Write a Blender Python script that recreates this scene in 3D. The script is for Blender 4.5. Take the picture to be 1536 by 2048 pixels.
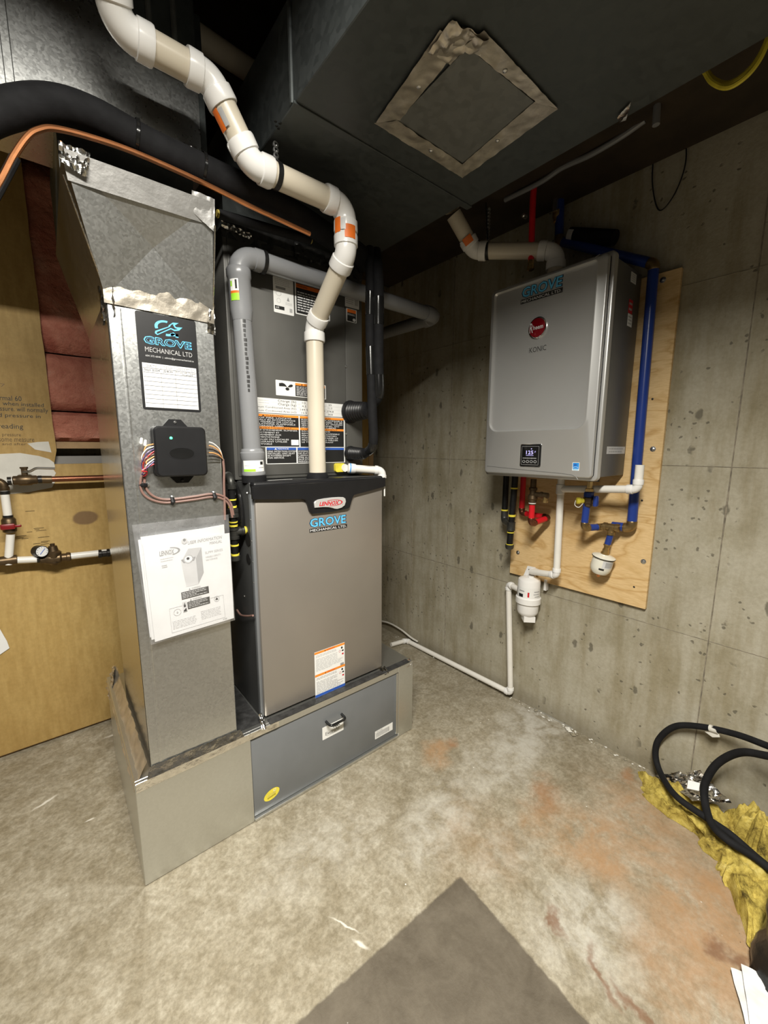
import bpy, bmesh, math, random
from mathutils import Vector, Matrix, noise
random.seed(7)
for o in list(bpy.data.objects): bpy.data.objects.remove(o)
SC = bpy.context.scene; COL = SC.collection
V = Vector
# ------------------------------------------------------------------ camera
FPX = 811.56
CAM = V((-0.0995, -1.2158, 1.2679))
_y, _p, _r = math.radians(39.42), math.radians(-8.902), math.radians(0.155)
CF = V((math.sin(_y)*math.cos(_p), math.cos(_y)*math.cos(_p), math.sin(_p)))
_R = CF.cross(V((0, 0, 1))).normalized(); _U = _R.cross(CF)
CR = _R*math.cos(_r)+_U*math.sin(_r); CU = -_R*math.sin(_r)+_U*math.cos(_r)
cd = bpy.data.cameras.new('camera'); cam = bpy.data.objects.new('camera', cd); COL.objects.link(cam)
cam.matrix_world = Matrix(((CR.x, CU.x, -CF.x, CAM.x), (CR.y, CU.y, -CF.y, CAM.y), (CR.z, CU.z, -CF.z, CAM.z), (0, 0, 0, 1)))
cd.sensor_fit = 'VERTICAL'; cd.sensor_height = 24; cd.lens = FPX/2048*24; cd.clip_start = 0.02
SC.camera = cam
def at(u, v, x=None, y=None, z=None):
    """point of the room seen at photo pixel (u,v) on the plane x=, y= or z="""
    d = CR*((u-768)/FPX)+CU*((1024-v)/FPX)+CF
    if x is not None: t = (x-CAM.x)/d.x
    elif y is not None: t = (y-CAM.y)/d.y
    else: t = (z-CAM.z)/d.z
    return CAM+d*t
# ------------------------------------------------------------------ world, lights, exposure
SC.view_settings.view_transform = 'Standard'; SC.view_settings.look = 'None'
SC.view_settings.gamma = 1.0; SC.view_settings.use_curve_mapping = False
SC.view_settings.exposure = 0.45
W = bpy.data.worlds.new('world'); SC.world = W; W.use_nodes = True
W.node_tree.nodes['Background'].inputs[0].default_value = (0.9, 0.95, 1.0, 1)
W.node_tree.nodes['Background'].inputs[1].default_value = 0.002
def lamp(name, kind, loc, power, col, size=0.06, rot=None, size_y=None):
    l = bpy.data.lights.new(name, kind); l.energy = power; l.color = col
    if kind == 'AREA':
        l.spread = math.radians(168)
        l.shape = 'RECTANGLE'; l.size = size; l.size_y = size_y or size
    else: l.shadow_soft_size = size
    o = bpy.data.objects.new(name, l); COL.objects.link(o); o.location = loc
    if rot: o.rotation_euler = rot
    return o
# a four foot shop light under the joists, left of the trunk and above the frame, shining down
lamp('shop_light', 'AREA', (-0.22, -1.32, 2.365), 104, (1.0, 0.96, 0.87), 1.1, None, 0.16)

# ------------------------------------------------------------------ mesh helpers
WL = {}
def wl(o): return WL.get(o.name, V((0, 0, 0))) if o else V((0, 0, 0))
def frame(n):
    n = n.normalized(); a = V((0, 0, 1)) if abs(n.z) < .9 else V((1, 0, 0))
    u = a.cross(n).normalized(); return u, n.cross(u)
class MB:
    def __init__(s): s.v = []; s.f = []; s.m = []
    def add(s, vs, fs, mat=0):
        b = len(s.v); s.v += [V(p) for p in vs]
        for f in fs: s.f.append([b+i for i in f]); s.m.append(mat)
        return s
    def box(s, a, b, mat=0, bev=0.0, seg=2):
        a, b = V(a), V(b)
        lo = V((min(a.x, b.x), min(a.y, b.y), min(a.z, b.z))); hi = V((max(a.x, b.x), max(a.y, b.y), max(a.z, b.z)))
        bm = bmesh.new(); bmesh.ops.create_cube(bm, size=1)
        for q in bm.verts: q.co = V([lo[i]+(q.co[i]+.5)*(hi[i]-lo[i]) for i in range(3)])
        if bev: bmesh.ops.bevel(bm, geom=bm.edges[:], offset=min(bev, .49*min(hi-lo)), segments=seg, affect='EDGES', profile=.5)
        bm.verts.index_update()
        s.add([q.co.copy() for q in bm.verts], [[q.index for q in f.verts] for f in bm.faces], mat); bm.free(); return s
    def obox(s, o, ax, ay, az, mat=0):
        o, ax, ay, az = V(o), V(ax), V(ay), V(az)
        P = [o+ax*i+ay*j+az*k for k in (0, 1) for j in (0, 1) for i in (0, 1)]
        return s.add(P, [[0, 2, 3, 1], [4, 5, 7, 6], [0, 1, 5, 4], [2, 6, 7, 3], [0, 4, 6, 2], [1, 3, 7, 5]], mat)
    def loft(s, loops, mat=0, cap0=False, cap1=False, closed=True):
        n = len(loops[0]); b = len(s.v)
        for L in loops: s.v += [V(p) for p in L]
        for k in range(len(loops)-1):
            for i in range(n if closed else n-1):
                j = (i+1) % n
                s.f.append([b+k*n+i, b+k*n+j, b+(k+1)*n+j, b+(k+1)*n+i]); s.m.append(mat)
        if cap0: s.f.append([b+i for i in range(n)][::-1]); s.m.append(mat)
        if cap1: s.f.append([b+(len(loops)-1)*n+i for i in range(n)]); s.m.append(mat)
        return s
    def tube(s, pts, r, n=12, mat=0, caps=True):
        pts = [V(p) for p in pts]; m = len(pts)
        rr = r if isinstance(r, (list, tuple)) else [r]*m
        T = [(pts[min(i+1, m-1)]-pts[max(i-1, 0)]).normalized() for i in range(m)]
        u, w = frame(T[0]); L = []
        for i in range(m):
            u = (u-T[i]*u.dot(T[i])).normalized(); w = T[i].cross(u)
            L.append([pts[i]+(u*math.cos(2*math.pi*k/n)+w*math.sin(2*math.pi*k/n))*rr[i] for k in range(n)])
        return s.loft(L, mat, caps, caps)
    def lathe(s, base, axis, prof, n=20, mat=0, caps=True):
        base = V(base); axis = V(axis).normalized(); u, w = frame(axis)
        L = [[base+axis*h+(u*math.cos(2*math.pi*k/n)+w*math.sin(2*math.pi*k/n))*max(r, 1e-5) for k in range(n)] for r, h in prof]
        return s.loft(L, mat, caps, caps)
    def prism(s, poly, d, mat=0, bev=0):
        poly = [V(p) for p in poly]; d = V(d)
        L = [poly, [p+d for p in poly]]
        if bev:
            c = sum(poly, V((0, 0, 0)))/len(poly)
            L = [poly, [p+d*.7 for p in poly], [p+(c-p).normalized()*bev+d for p in poly]]
        return s.loft(L, mat, True, True)
    def build(s, name, mats, parent=None, sharp=35, smooth=True):
        if not isinstance(mats, (list, tuple)): mats = [mats]
        lo = V([min(p[i] for p in s.v) for i in range(3)]); hi = V([max(p[i] for p in s.v) for i in range(3)])
        c = V(((lo.x+hi.x)/2, (lo.y+hi.y)/2, lo.z)) if parent is None else (lo+hi)/2
        me = bpy.data.meshes.new(name); me.from_pydata([p-c for p in s.v], [], s.f)
        for m in mats: me.materials.append(m)
        if len(mats) > 1: me.polygons.foreach_set('material_index', s.m)
        bm = bmesh.new(); bm.from_mesh(me); bmesh.ops.recalc_face_normals(bm, faces=bm.faces); bm.to_mesh(me); bm.free()
        if smooth:
            me.polygons.foreach_set('use_smooth', [True]*len(me.polygons)); me.set_sharp_from_angle(angle=math.radians(sharp))
        me.update()
        o = bpy.data.objects.new(name, me); COL.objects.link(o)
        WL[o.name] = c
        if parent: o.parent = parent
        o.location = c-wl(parent)
        return o
def tag(o, label=None, cat=None, group=None, kind=None):
    if label: o['label'] = label
    if cat: o['category'] = cat
    if group: o['group'] = group
    if kind: o['kind'] = kind
    return o
def thing(name, label, cat, loc, group=None):
    o = bpy.data.objects.new(name, None); COL.objects.link(o); o.location = V(loc); o.empty_display_size = .05
    WL[o.name] = V(loc); return tag(o, label, cat, group)
def arc(p0, p, p2, R, n=8):
    """fillet points for corner p"""
    d1 = (p-p0).normalized(); d2 = (p2-p).normalized(); th = d1.angle(d2)
    if th < 1e-3: return [p], 0
    t = R*math.tan(th/2); a = p-d1*t; nrm = (d2-d1*d1.dot(d2)).normalized(); c = a+nrm*R
    return [c+(-nrm*math.cos(th*k/n)+d1*math.sin(th*k/n))*R for k in range(n+1)], t
def smooth_path(pts, R, n=7):
    pts = [V(p) for p in pts]; out = [pts[0]]
    for i in range(1, len(pts)-1):
        l = min((pts[i]-pts[i-1]).length, (pts[i+1]-pts[i]).length)*.49
        th = (pts[i]-pts[i-1]).angle(pts[i+1]-pts[i]); r = min(R, l/max(math.tan(th/2), 1e-4))
        out += arc(pts[i-1], pts[i], pts[i+1], r, n)[0]
    return out+[pts[-1]]
def catmull(pts, n=8):
    pts = [V(p) for p in pts]; P = [pts[0]*2-pts[1]]+pts+[pts[-1]*2-pts[-2]]; out = []
    for i in range(1, len(P)-2):
        for k in range(n):
            t = k/n; a, b, c, d = P[i-1:i+3]
            out.append(.5*((2*b)+(c-a)*t+(2*a-5*b+4*c-d)*t*t+(3*b-a-3*c+d)*t**3))
    return out+[pts[-1]]
def pipe_run(parent, pts, r, mp, mf, R=None, hub=None, hr=1.18, n=18, elbow='elbow', length='pipe_length', skip=()):
    """straight lengths and elbow fittings with hubs, each a part; returns (lengths, elbows)"""
    pts = [V(p) for p in pts]; R = R or r*1.9; hub = hub if hub is not None else r*.9
    m = len(pts); trim = [0.0]*m; els = []; lens = []
    for i in range(1, m-1):
        a, t = arc(pts[i-1], pts[i], pts[i+1], R, 9); trim[i] = t
        if i in skip: els.append(None); continue
        d1 = (pts[i]-pts[i-1]).normalized(); d2 = (pts[i+1]-pts[i]).normalized()
        b = MB(); b.tube([a[0]-d1*hub*.5]+a+[a[-1]+d2*hub*.5], r*1.06, n)
        for q, d in ((a[0], -d1), (a[-1], d2)):
            b.lathe(q, d, [(r*1.0, -.1*hub), (r*hr, 0), (r*hr*1.02, hub*.85), (r*hr*.98, hub), (r*1.0, hub)], n)
        els.append(b.build(elbow, mf, parent))
    for i in range(m-1):
        d = (pts[i+1]-pts[i]).normalized(); a = pts[i]+d*trim[i]; c = pts[i+1]-d*trim[i+1]
        if (c-a).length > .004: lens.append(MB().tube([a, c], r, n).build(length, mp, parent))
    return lens, els
def grid(P, nx, ny, amp, nrm, sc=30, seed=0, mat=0, mb=None, fold=False):
    """crumpled sheet over the quad P=(p00,p10,p11,p01)"""
    b = mb or MB(); a, c, d, e = [V(p) for p in P]; nrm = V(nrm).normalized(); vs = []
    for j in range(ny+1):
        for i in range(nx+1):
            s, t = i/nx, j/ny
            p = a.lerp(c, s).lerp(e.lerp(d, s), t)
            h = noise.noise(p*sc+V((seed, seed*2, 0)))+.5*noise.noise(p*sc*2.3+V((0, seed, 3)))
            if fold: h = abs(h)*1.4-.2
            vs.append(p+nrm*amp*h)
    w = nx+1
    return b.add(vs, [[j*w+i, j*w+i+1, (j+1)*w+i+1, (j+1)*w+i] for j in range(ny) for i in range(nx)], mat)
def rrect(o, ux, uy, w, h, r, n=5):
    """rounded rectangle loop, r = one radius or four (bl,br,tr,tl)"""
    o, ux, uy = V(o), V(ux), V(uy); rs = r if isinstance(r, (tuple, list)) else [r]*4; out = []
    for k, (cx, cy, a0) in enumerate(((0, 0, 180), (w, 0, 270), (w, h, 0), (0, h, 90))):
        q = rs[k]; mx = cx+(q if cx == 0 else -q); my = cy+(q if cy == 0 else -q)
        for i in range(n+1):
            a = math.radians(a0+90*i/n); out.append(o+ux*(mx+q*math.cos(a))+uy*(my+q*math.sin(a)))
    return out
# ------------------------------------------------------------------ flat print
_TC = {}
def text_mesh(s, off=0.0):
    k = (s, off)
    if k in _TC: return _TC[k]
    cu = bpy.data.curves.new('t', 'FONT'); cu.body = s; cu.size = 1; cu.resolution_u = 2; cu.offset = off
    ob = bpy.data.objects.new('t', cu); COL.objects.link(ob)
    dg = bpy.context.evaluated_depsgraph_get(); me = bpy.data.meshes.new_from_object(ob.evaluated_get(dg))
    vs = [q.co.copy() for q in me.vertices]; fs = [list(p.vertices) for p in me.polygons]
    bpy.data.objects.remove(ob); bpy.data.curves.remove(cu); bpy.data.meshes.remove(me)
    if vs: bb = (min(p.x for p in vs), max(p.x for p in vs), min(p.y for p in vs), max(p.y for p in vs))
    else: bb = (0, 1, 0, 1)
    _TC[k] = (vs, fs, bb); return _TC[k]
class Lab:
    """flat print on a surface: unit square mapped on the corners bl, br, tl"""
    def __init__(s, bl, br, tl, mats, nrm=None):
        s.o = V(bl); s.ux = V(br)-s.o; s.uy = V(tl)-s.o; s.n = s.ux.cross(s.uy).normalized()
        if nrm is not None and s.n.dot(V(nrm)) < 0: s.n = -s.n
        s.mb = MB(); s.mats = list(mats); s.z = 0.0004
    def mi(s, m):
        if m not in s.mats: s.mats.append(m)
        return s.mats.index(m)
    def P(s, x, y, z=None): return s.o+s.ux*x+s.uy*y+s.n*(s.z if z is None else z)
    def up(s, d=.00025): s.z += d; return s
    def plate(s, m, th=.0004, r=0.0):
        if r:
            w, h = s.ux.length, s.uy.length
            L = rrect(s.o, s.ux/w, s.uy/h, w, h, r, 4)
        else: L = [s.o, s.o+s.ux, s.o+s.ux+s.uy, s.o+s.uy]
        s.mb.loft([L, [p+s.n*th for p in L]], s.mi(m), False, True); s.z = th+.00025; return s
    def rect(s, x0, y0, x1, y1, m):
        s.mb.add([s.P(x0, y0), s.P(x1, y0), s.P(x1, y1), s.P(x0, y1)], [[0, 1, 2, 3]], s.mi(m)); return s
    def poly(s, pts, m):
        s.mb.add([s.P(*p) for p in pts], [list(range(len(pts)))], s.mi(m)); return s
    def ell(s, cx, cy, rx, ry, m, n=24, a0=0, a1=360):
        return s.poly([(cx+rx*math.cos(math.radians(a0+(a1-a0)*k/n)), cy+ry*math.sin(math.radians(a0+(a1-a0)*k/n))) for k in range(n+(a1-a0 < 360))], m)
    def ring(s, cx, cy, rx, ry, t, m, n=24, a0=0, a1=360):
        A = [math.radians(a0+(a1-a0)*k/n) for k in range(n+1)]
        vs = [s.P(cx+rx*math.cos(a), cy+ry*math.sin(a)) for a in A]+[s.P(cx+rx*t*math.cos(a), cy+ry*t*math.sin(a)) for a in A]
        s.mb.add(vs, [[k, k+1, n+2+k, n+1+k] for k in range(n)], s.mi(m)); return s
    def text(s, t, x0, y0, x1, y1, m, off=0.0, sh=0.0):
        vs, fs, bb = text_mesh(t, off)
        w = bb[1]-bb[0] or 1; h = bb[3]-bb[2] or 1
        s.mb.add([s.P(x0+(p.x-bb[0])/w*(x1-x0)+sh*(p.y-bb[2])/h*(x1-x0), y0+(p.y-bb[2])/h*(y1-y0)) for p in vs], fs, s.mi(m)); return s
    def words(s, x0, y0, x1, y1, n, m, fill=.55, seed=1, full=.9):
        """lines of print too small to read"""
        rd = random.Random(seed); lh = (y1-y0)/n
        for k in range(n):
            y = y1-(k+1)*lh; x = x0; end = x0+(x1-x0)*(rd.uniform(.55, 1) if rd.random() > full else rd.uniform(.9, 1))
            while x < end:
                w = (x1-x0)*rd.uniform(.05, .17); e = min(x+w, end)
                if e-x > .01*(x1-x0): s.rect(x, y+lh*(1-fill)/2, e, y+lh*(1+fill)/2, m)
                x = e+(x1-x0)*.022
        return s
    def tri(s, cx, cy, w, h, m): return s.poly([(cx-w/2, cy-h/2), (cx+w/2, cy-h/2), (cx, cy+h/2)], m)
    def build(s, name, parent=None, label=None):
        o = s.mb.build(name, s.mats, parent, smooth=False)
        if label: o['label'] = label
        return o
# ------------------------------------------------------------------ materials
class NT:
    def __init__(s, name):
        s.m = bpy.data.materials.new(name); s.m.use_nodes = True; s.t = s.m.node_tree
        s.b = s.t.nodes['Principled BSDF']
        s.pos = s.t.nodes.new('ShaderNodeNewGeometry').outputs['Position']
        s.oc = s.t.nodes.new('ShaderNodeTexCoord').outputs['Object']
    def n(s, k, **a):
        q = s.t.nodes.new(k)
        for i, v in a.items(): setattr(q, i, v)
        return q
    def L(s, a, b): s.t.links.new(a, b)
    def put(s, sock, v):
        if hasattr(v, 'is_output') or isinstance(v, bpy.types.NodeSocket): s.L(v, sock)
        else:
            if isinstance(v, (tuple, list)) and len(v) == 3 and sock.type == 'RGBA': v = (*v, 1)
            sock.default_value = v
    def math(s, op, a, b=0.0, c=0.0, clamp=False):
        q = s.n('ShaderNodeMath', operation=op, use_clamp=clamp); s.put(q.inputs[0], a); s.put(q.inputs[1], b); s.put(q.inputs[2], c); return q.outputs[0]
    def mapping(s, vec, scale=(1, 1, 1), loc=(0, 0, 0), rot=(0, 0, 0)):
        q = s.n('ShaderNodeMapping'); s.L(vec, q.inputs[0]); q.inputs['Scale'].default_value = scale; q.inputs['Location'].default_value = loc; q.inputs['Rotation'].default_value = rot; return q.outputs[0]
    def noise(s, vec, scale, detail=4, rough=.55, dist=0.0, col=False):
        q = s.n('ShaderNodeTexNoise'); s.L(vec, q.inputs['Vector']); q.inputs['Scale'].default_value = scale
        q.inputs['Detail'].default_value = detail; q.inputs['Roughness'].default_value = rough; q.inputs['Distortion'].default_value = dist
        return q.outputs['Color' if col else 'Fac']
    def voro(s, vec, scale, out='Distance', rnd=1.0):
        q = s.n('ShaderNodeTexVoronoi'); s.L(vec, q.inputs['Vector']); q.inputs['Scale'].default_value = scale; q.inputs['Randomness'].default_value = rnd; return q.outputs[out]
    def ramp(s, f, stops, interp='LINEAR'):
        q = s.n('ShaderNodeValToRGB'); s.put(q.inputs[0], f); q.color_ramp.interpolation = interp; e = q.color_ramp.elements
        while len(e) < len(stops): e.new(.5)
        for i, (p, c) in enumerate(stops): e[i].position = p; e[i].color = (*c, 1) if len(c) == 3 else c
        return q.outputs[0]
    def rng(s, v, a, b, c=0.0, d=1.0, smooth=True):
        q = s.n('ShaderNodeMapRange', interpolation_type='SMOOTHSTEP' if smooth else 'LINEAR'); s.put(q.inputs[0], v)
        for i, k in enumerate((a, b, c, d)): q.inputs[1+i].default_value = k
        return q.outputs[0]
    def mix(s, f, a, b, mode='MIX'):
        q = s.n('ShaderNodeMix', data_type='RGBA', blend_type=mode); s.put(q.inputs[0], f); s.put(q.inputs[6], a); s.put(q.inputs[7], b); return q.outputs[2]
    def sep(s, vec):
        q = s.n('ShaderNodeSeparateXYZ'); s.L(vec, q.inputs[0]); return q.outputs
    def vadd(s, a, b, op='ADD'):
        q = s.n('ShaderNodeVectorMath', operation=op); s.put(q.inputs[0], a); s.put(q.inputs[1], b); return q.outputs['Value' if op in ('LENGTH', 'DISTANCE') else 0]
    def bump(s, h, strength=.2, dist=.01):
        q = s.n('ShaderNodeBump'); q.inputs['Strength'].default_value = strength; q.inputs['Distance'].default_value = dist; s.L(h, q.inputs['Height']); s.L(q.outputs[0], s.b.inputs['Normal'])
    def out(s, col=None, rough=None, metal=None, **k):
        if col is not None: s.put(s.b.inputs['Base Color'], col)
        if rough is not None: s.put(s.b.inputs['Roughness'], rough)
        if metal is not None: s.put(s.b.inputs['Metallic'], metal)
        for a, v in k.items(): s.put(s.b.inputs[a.replace('_', ' ')], v)
        return s.m
def plain(name, col, rough=.5, metal=0.0, var=.08, sc=12, bump=0.0, bsc=60, **k):
    """plain surface with a slight procedural variation"""
    t = NT(name); f = t.noise(t.oc, sc, 3)
    c = t.mix(t.rng(f, .3, .7), tuple(x*(1-var) for x in col), tuple(min(1, x*(1+var)) for x in col))
    if bump: t.bump(t.noise(t.oc, bsc, 3), bump, .003)
    return t.out(c, rough, metal, **k)
def emit(name, col, st):
    t = NT(name); return t.out(col, .4, 0, Emission_Color=col, Emission_Strength=st)
def galvanised(name, c0=(.56, .57, .56), c1=(.66, .67, .66), r0=.27, r1=.32, metal=.94, sc=190):
    t = NT(name); w = t.vadd(t.pos, t.vadd(t.noise(t.pos, 25, 2, col=True), (.02, .02, .02), 'MULTIPLY'))
    cell = t.sep(t.voro(w, sc, 'Color'))[0]; big = t.noise(t.pos, 3.5, 4, .6)
    f = t.math('ADD', t.math('MULTIPLY', cell, .6), t.math('MULTIPLY', big, .4))
    t.bump(t.noise(t.pos, 160, 2), .04, .002)
    return t.out(t.mix(f, c0, c1), t.rng(f, .2, .8, r0, r1, False), metal)
def concrete_floor():
    t = NT('concrete_floor'); p = t.pos
    dn = t.vadd(t.vadd(t.noise(p, 5, 5, .62, col=True), (-.5, -.5, -.5)), (.26, .26, 0), 'MULTIPLY')
    q = t.vadd(p, dn); qf = t.vadd(p, t.vadd(t.vadd(t.noise(p, 30, 3, col=True), (-.5, -.5, -.5)), (.016, .016, 0), 'MULTIPLY'))
    big = t.noise(p, 2.2, 6, .65); mid = t.noise(p, 11, 6, .7, .35); fine = t.noise(p, 75, 4, .7)
    c = t.ramp(big, [(.25, (.29, .26, .195)), (.5, (.39, .355, .278)), (.75, (.48, .445, .365))])
    c = t.mix(t.rng(mid, .35, .7), t.mix(1, c, (.72, .69, .63), 'MULTIPLY'), c)
    c = t.mix(t.rng(t.noise(p, 32, 5, .75), .38, .62), t.mix(1, c, (.82, .80, .76), 'MULTIPLY'), c)
    c = t.mix(t.rng(fine, .35, .65), t.mix(1, c, (.74, .73, .70), 'MULTIPLY'), c)
    def blob(u, v, rx, ry, rot=0.0, hard=.25, vec=q):
        o = at(u, v, z=0); w = t.vadd(vec, (-o.x, -o.y, 0))
        w = t.mapping(w, rot=(0, 0, -rot)); w = t.vadd(w, (1/rx, 1/ry, 0), 'MULTIPLY')
        return t.rng(t.vadd(w, (0, 0, 0), 'LENGTH'), 1.0, hard, 0, 1)
    def paint(c, m, col, mode='MIX'): return t.mix(m, c, col, mode)
    mul = lambda a, b: t.math('MULTIPLY', a, b)
    # pale dusty film near the wall and pale worn areas
    for u, v, rx, ry, a in ((1080, 1450, .30, .20, .65), (1010, 1520, .3, .16, .45), (1180, 1850, .24, .20, .5), (880, 1640, .3, .14, .45), (640, 1700, .3, .12, .25), (1000, 1700, .2, .1, .25)):
        c = paint(c, mul(blob(u, v, rx, ry), mul(t.rng(mid, .3, .65), a)), (.50, .485, .44))
    # rust
    R1, R2 = (.34, .19, .085), (.29, .135, .055)
    for u, v, rx, ry, rot, a, col in ((880, 1510, .16, .10, .8, .75, R1), (915, 1485, .07, .05, .8, .7, R2), (1090, 1590, .14, .10, .2, .6, R2), (1120, 1660, .18, .14, 0, .55, R1),
                                      (1200, 1690, .17, .11, .5, .75, R1), (1380, 1760, .55, .34, .9, .55, (.36, .235, .14)), (1450, 1850, .26, .2, .6, .7, R1), (1380, 1980, .3, .16, .5, .55, (.34, .19, .09)),
                                      (1250, 1550, .08, .04, .3, .7, R2), (960, 1680, .22, .2, 0, .28, R1), (1270, 1640, .3, .12, .6, .5, R1)):
        c = paint(c, mul(blob(u, v, rx, ry, rot), mul(t.rng(t.noise(p, 8, 6, .72, .3), .25, .68), a)), col)
    for u, v, rx, ry, rot in ((1105, 1850, .020, .06, -.6), (1205, 1960, .020, .07, -.6), (1260, 2010, .02, .06, -.6), (1450, 1905, .03, .04, 0)):
        c = paint(c, mul(blob(u, v, rx, ry, rot, .1, q), .75), (.15, .07, .035))
    # white scratches of plaster
    for u, v, rx, ry, rot in ((690, 1850, .004, .06, .5), (722, 1888, .008, .03, .5), (90, 1605, .05, .008, .4), (180, 1640, .02, .006, 0), (240, 1465, .08, .012, 0)):
        c = paint(c, mul(blob(u, v, rx, ry, rot, .2, qf), .7), (.72, .69, .62))
    # dark square where something stood for years: two straight edges
    A, B, D = at(921, 1752, z=0), at(592, 2048, z=0), at(1180, 2048, z=0)
    def half(P, Q, ref):
        n_ = V((-(Q-P).y, (Q-P).x, 0)).normalized()
        if (ref-P).dot(n_) < 0: n_ = -n_
        d = t.n('ShaderNodeVectorMath', operation='DOT_PRODUCT'); t.L(t.vadd(qf, (-P.x, -P.y, 0)), d.inputs[0]); d.inputs[1].default_value = n_
        return t.rng(d.outputs['Value'], -.003, .005)
    sq = mul(half(A, B, D), half(A, D, B))
    c = paint(c, mul(sq, .93), t.ramp(mid, [(.3, (.070, .057, .041)), (.7, (.112, .093, .068))]))
    # specks
    sp = t.rng(t.voro(p, 26), .045, .02); c = paint(c, mul(sp, t.rng(t.noise(p, 3, 2), .5, .6)), (.10, .075, .05))
    sp = t.rng(t.voro(t.vadd(p, (3.3, 1.2, 0)), 18), .05, .025); c = paint(c, mul(sp, t.rng(t.noise(p, 4.3, 2), .52, .6)), (.75, .73, .68))
    t.bump(t.math('ADD', t.math('MULTIPLY', mid, .5), fine), .22, .006)
    return t.out(c, t.rng(mid, .3, .7, .55, .75), 0, Specular_IOR_Level=.35)
def concrete_wall():
    t = NT('concrete_wall'); p = t.pos
    st = t.noise(t.mapping(p, (5, 5, .7)), 2.2, 6, .65); big = t.noise(p, 1.7, 5, .6); mid = t.noise(p, 9, 6, .68); fine = t.noise(p, 80, 4, .7)
    c = t.ramp(big, [(.25, (.32, .29, .215)), (.55, (.415, .383, .302)), (.8, (.48, .455, .38))])
    c = t.mix(t.rng(st, .3, .6), t.mix(1, c, (.74, .70, .60), 'MULTIPLY'), c)
    c = t.mix(t.rng(mid, .3, .6), t.mix(1, c, (.86, .85, .80), 'MULTIPLY'), c)
    c = t.mix(t.rng(fine, .3, .7), t.mix(1, c, (.88, .88, .86), 'MULTIPLY'), c)
    w = t.vadd(p, t.vadd(t.noise(p, 40, 2, col=True), (.02, .02, .02), 'MULTIPLY'))
    pit = t.math('MAXIMUM', t.math('MULTIPLY', t.rng(t.voro(w, 34), .20, .11), t.rng(t.noise(p, 6, 2), .50, .56)), t.math('MULTIPLY', t.rng(t.voro(t.mapping(w, (1, 1, .5), (2, 5, 1)), 13), .17, .10), t.rng(t.noise(p, 3, 2), .48, .54)))
    c = t.mix(t.math('MULTIPLY', pit, .75), c, (.10, .09, .065))
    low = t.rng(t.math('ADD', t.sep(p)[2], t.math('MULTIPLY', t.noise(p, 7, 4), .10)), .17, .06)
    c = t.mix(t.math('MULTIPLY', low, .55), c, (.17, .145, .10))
    t.bump(t.math('SUBTRACT', t.math('ADD', t.math('MULTIPLY', mid, .6), t.math('MULTIPLY', fine, .4)), pit), .35, .006)
    return t.out(c, .82, 0, Specular_IOR_Level=.25)
def plywood(name, c0, c1, c2, axis=(1, 1, 1), blotch=None):
    t = NT(name); p = t.mapping(t.pos, axis)
    g = t.noise(p, 2.3, 3, .5, .8); band = t.math('FRACT', t.math('MULTIPLY', g, 7.0)); fine = t.noise(t.mapping(t.pos, (axis[0]*4, axis[1]*4, axis[2]*9)), 8, 3, .6)
    c = t.ramp(band, [(0, c1), (.25, c0), (.7, c0), (.93, c2), (1, c1)])
    c = t.mix(t.rng(fine, .35, .65), t.mix(1, c, (.90, .87, .82), 'MULTIPLY'), c)
    if blotch:
        c = t.mix(t.math('MULTIPLY', t.rng(t.noise(t.pos, 2.5, 4), .45, .7), .6), c, blotch)
    t.bump(fine, .08, .002)
    return t.out(c, .62, 0, Specular_IOR_Level=.3)
def backboard():
    t = NT('old_plywood'); p = t.pos
    big = t.noise(p, 1.6, 4, .55); fib = t.noise(t.mapping(p, (14, 1, 2.5)), 4, 4, .6); fine = t.noise(p, 70, 3, .7)
    c = t.ramp(big, [(.3, (.40, .255, .085)), (.7, (.52, .36, .135))])
    c = t.mix(t.rng(fib, .3, .7), t.mix(1, c, (.86, .83, .76), 'MULTIPLY'), c)
    c = t.mix(t.rng(fine, .3, .7), t.mix(1, c, (.9, .9, .88), 'MULTIPLY'), c)
    o = at(175, 1033, y=.93); w = t.vadd(t.vadd(p, (-o.x, 0, -o.z)), (1/.052, 0, 1/.034), 'MULTIPLY')   # brown knot
    w = t.vadd(w, t.vadd(t.noise(p, 18, 2, col=True), (.3, 0, .3), 'MULTIPLY'))
    k = t.rng(t.vadd(w, (-.15, 0, -.15), 'LENGTH'), 1.0, .75); c = t.mix(t.math('MULTIPLY', k, .85), c, (.15, .085, .04))
    return t.out(c, .6, 0, Specular_IOR_Level=.35)
M = {}
M['galv'] = galvanised('galvanised_steel')
M['galv_side'] = galvanised('galvanised_smooth', (.56, .56, .54), (.64, .64, .62), .16, .26, .95)
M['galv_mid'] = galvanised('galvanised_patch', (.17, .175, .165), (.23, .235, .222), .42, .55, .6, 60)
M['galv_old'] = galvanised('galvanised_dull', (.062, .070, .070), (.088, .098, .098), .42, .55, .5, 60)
M['galv_base'] = galvanised('galvanised_fine', (.60, .605, .58), (.65, .655, .63), .29, .33, .93, 160)
M['foil'] = plain('foil_tape', (.80, .78, .74), .16, 1.0, .08, 40, .35, 90)
M['foil2'] = plain('dull_foil_tape', (.36, .355, .345), .48, .7, .08, 40, .3, 60)
M['tape_tan'] = plain('aged_foil_tape', (.55, .50, .42), .34, .75, .15, 25, .3, 60)
M['tape_blk'] = plain('black_foil_tape', (.055, .055, .055), .25, .4, .3, 30, .6, 70)
M['door'] = plain('filter_door_paint', (.185, .195, .205), .42, .25, .04, 8)
M['furn'] = plain('furnace_cabinet_paint', (.055, .056, .055), .42, .3, .06, 6)
M['coil'] = plain('coil_cabinet_paint', (.105, .103, .095), .45, .2, .06, 6)
M['panel'] = plain('taupe_metallic_paint', (.33, .30, .265), .40, .55, .03, 4)
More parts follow.
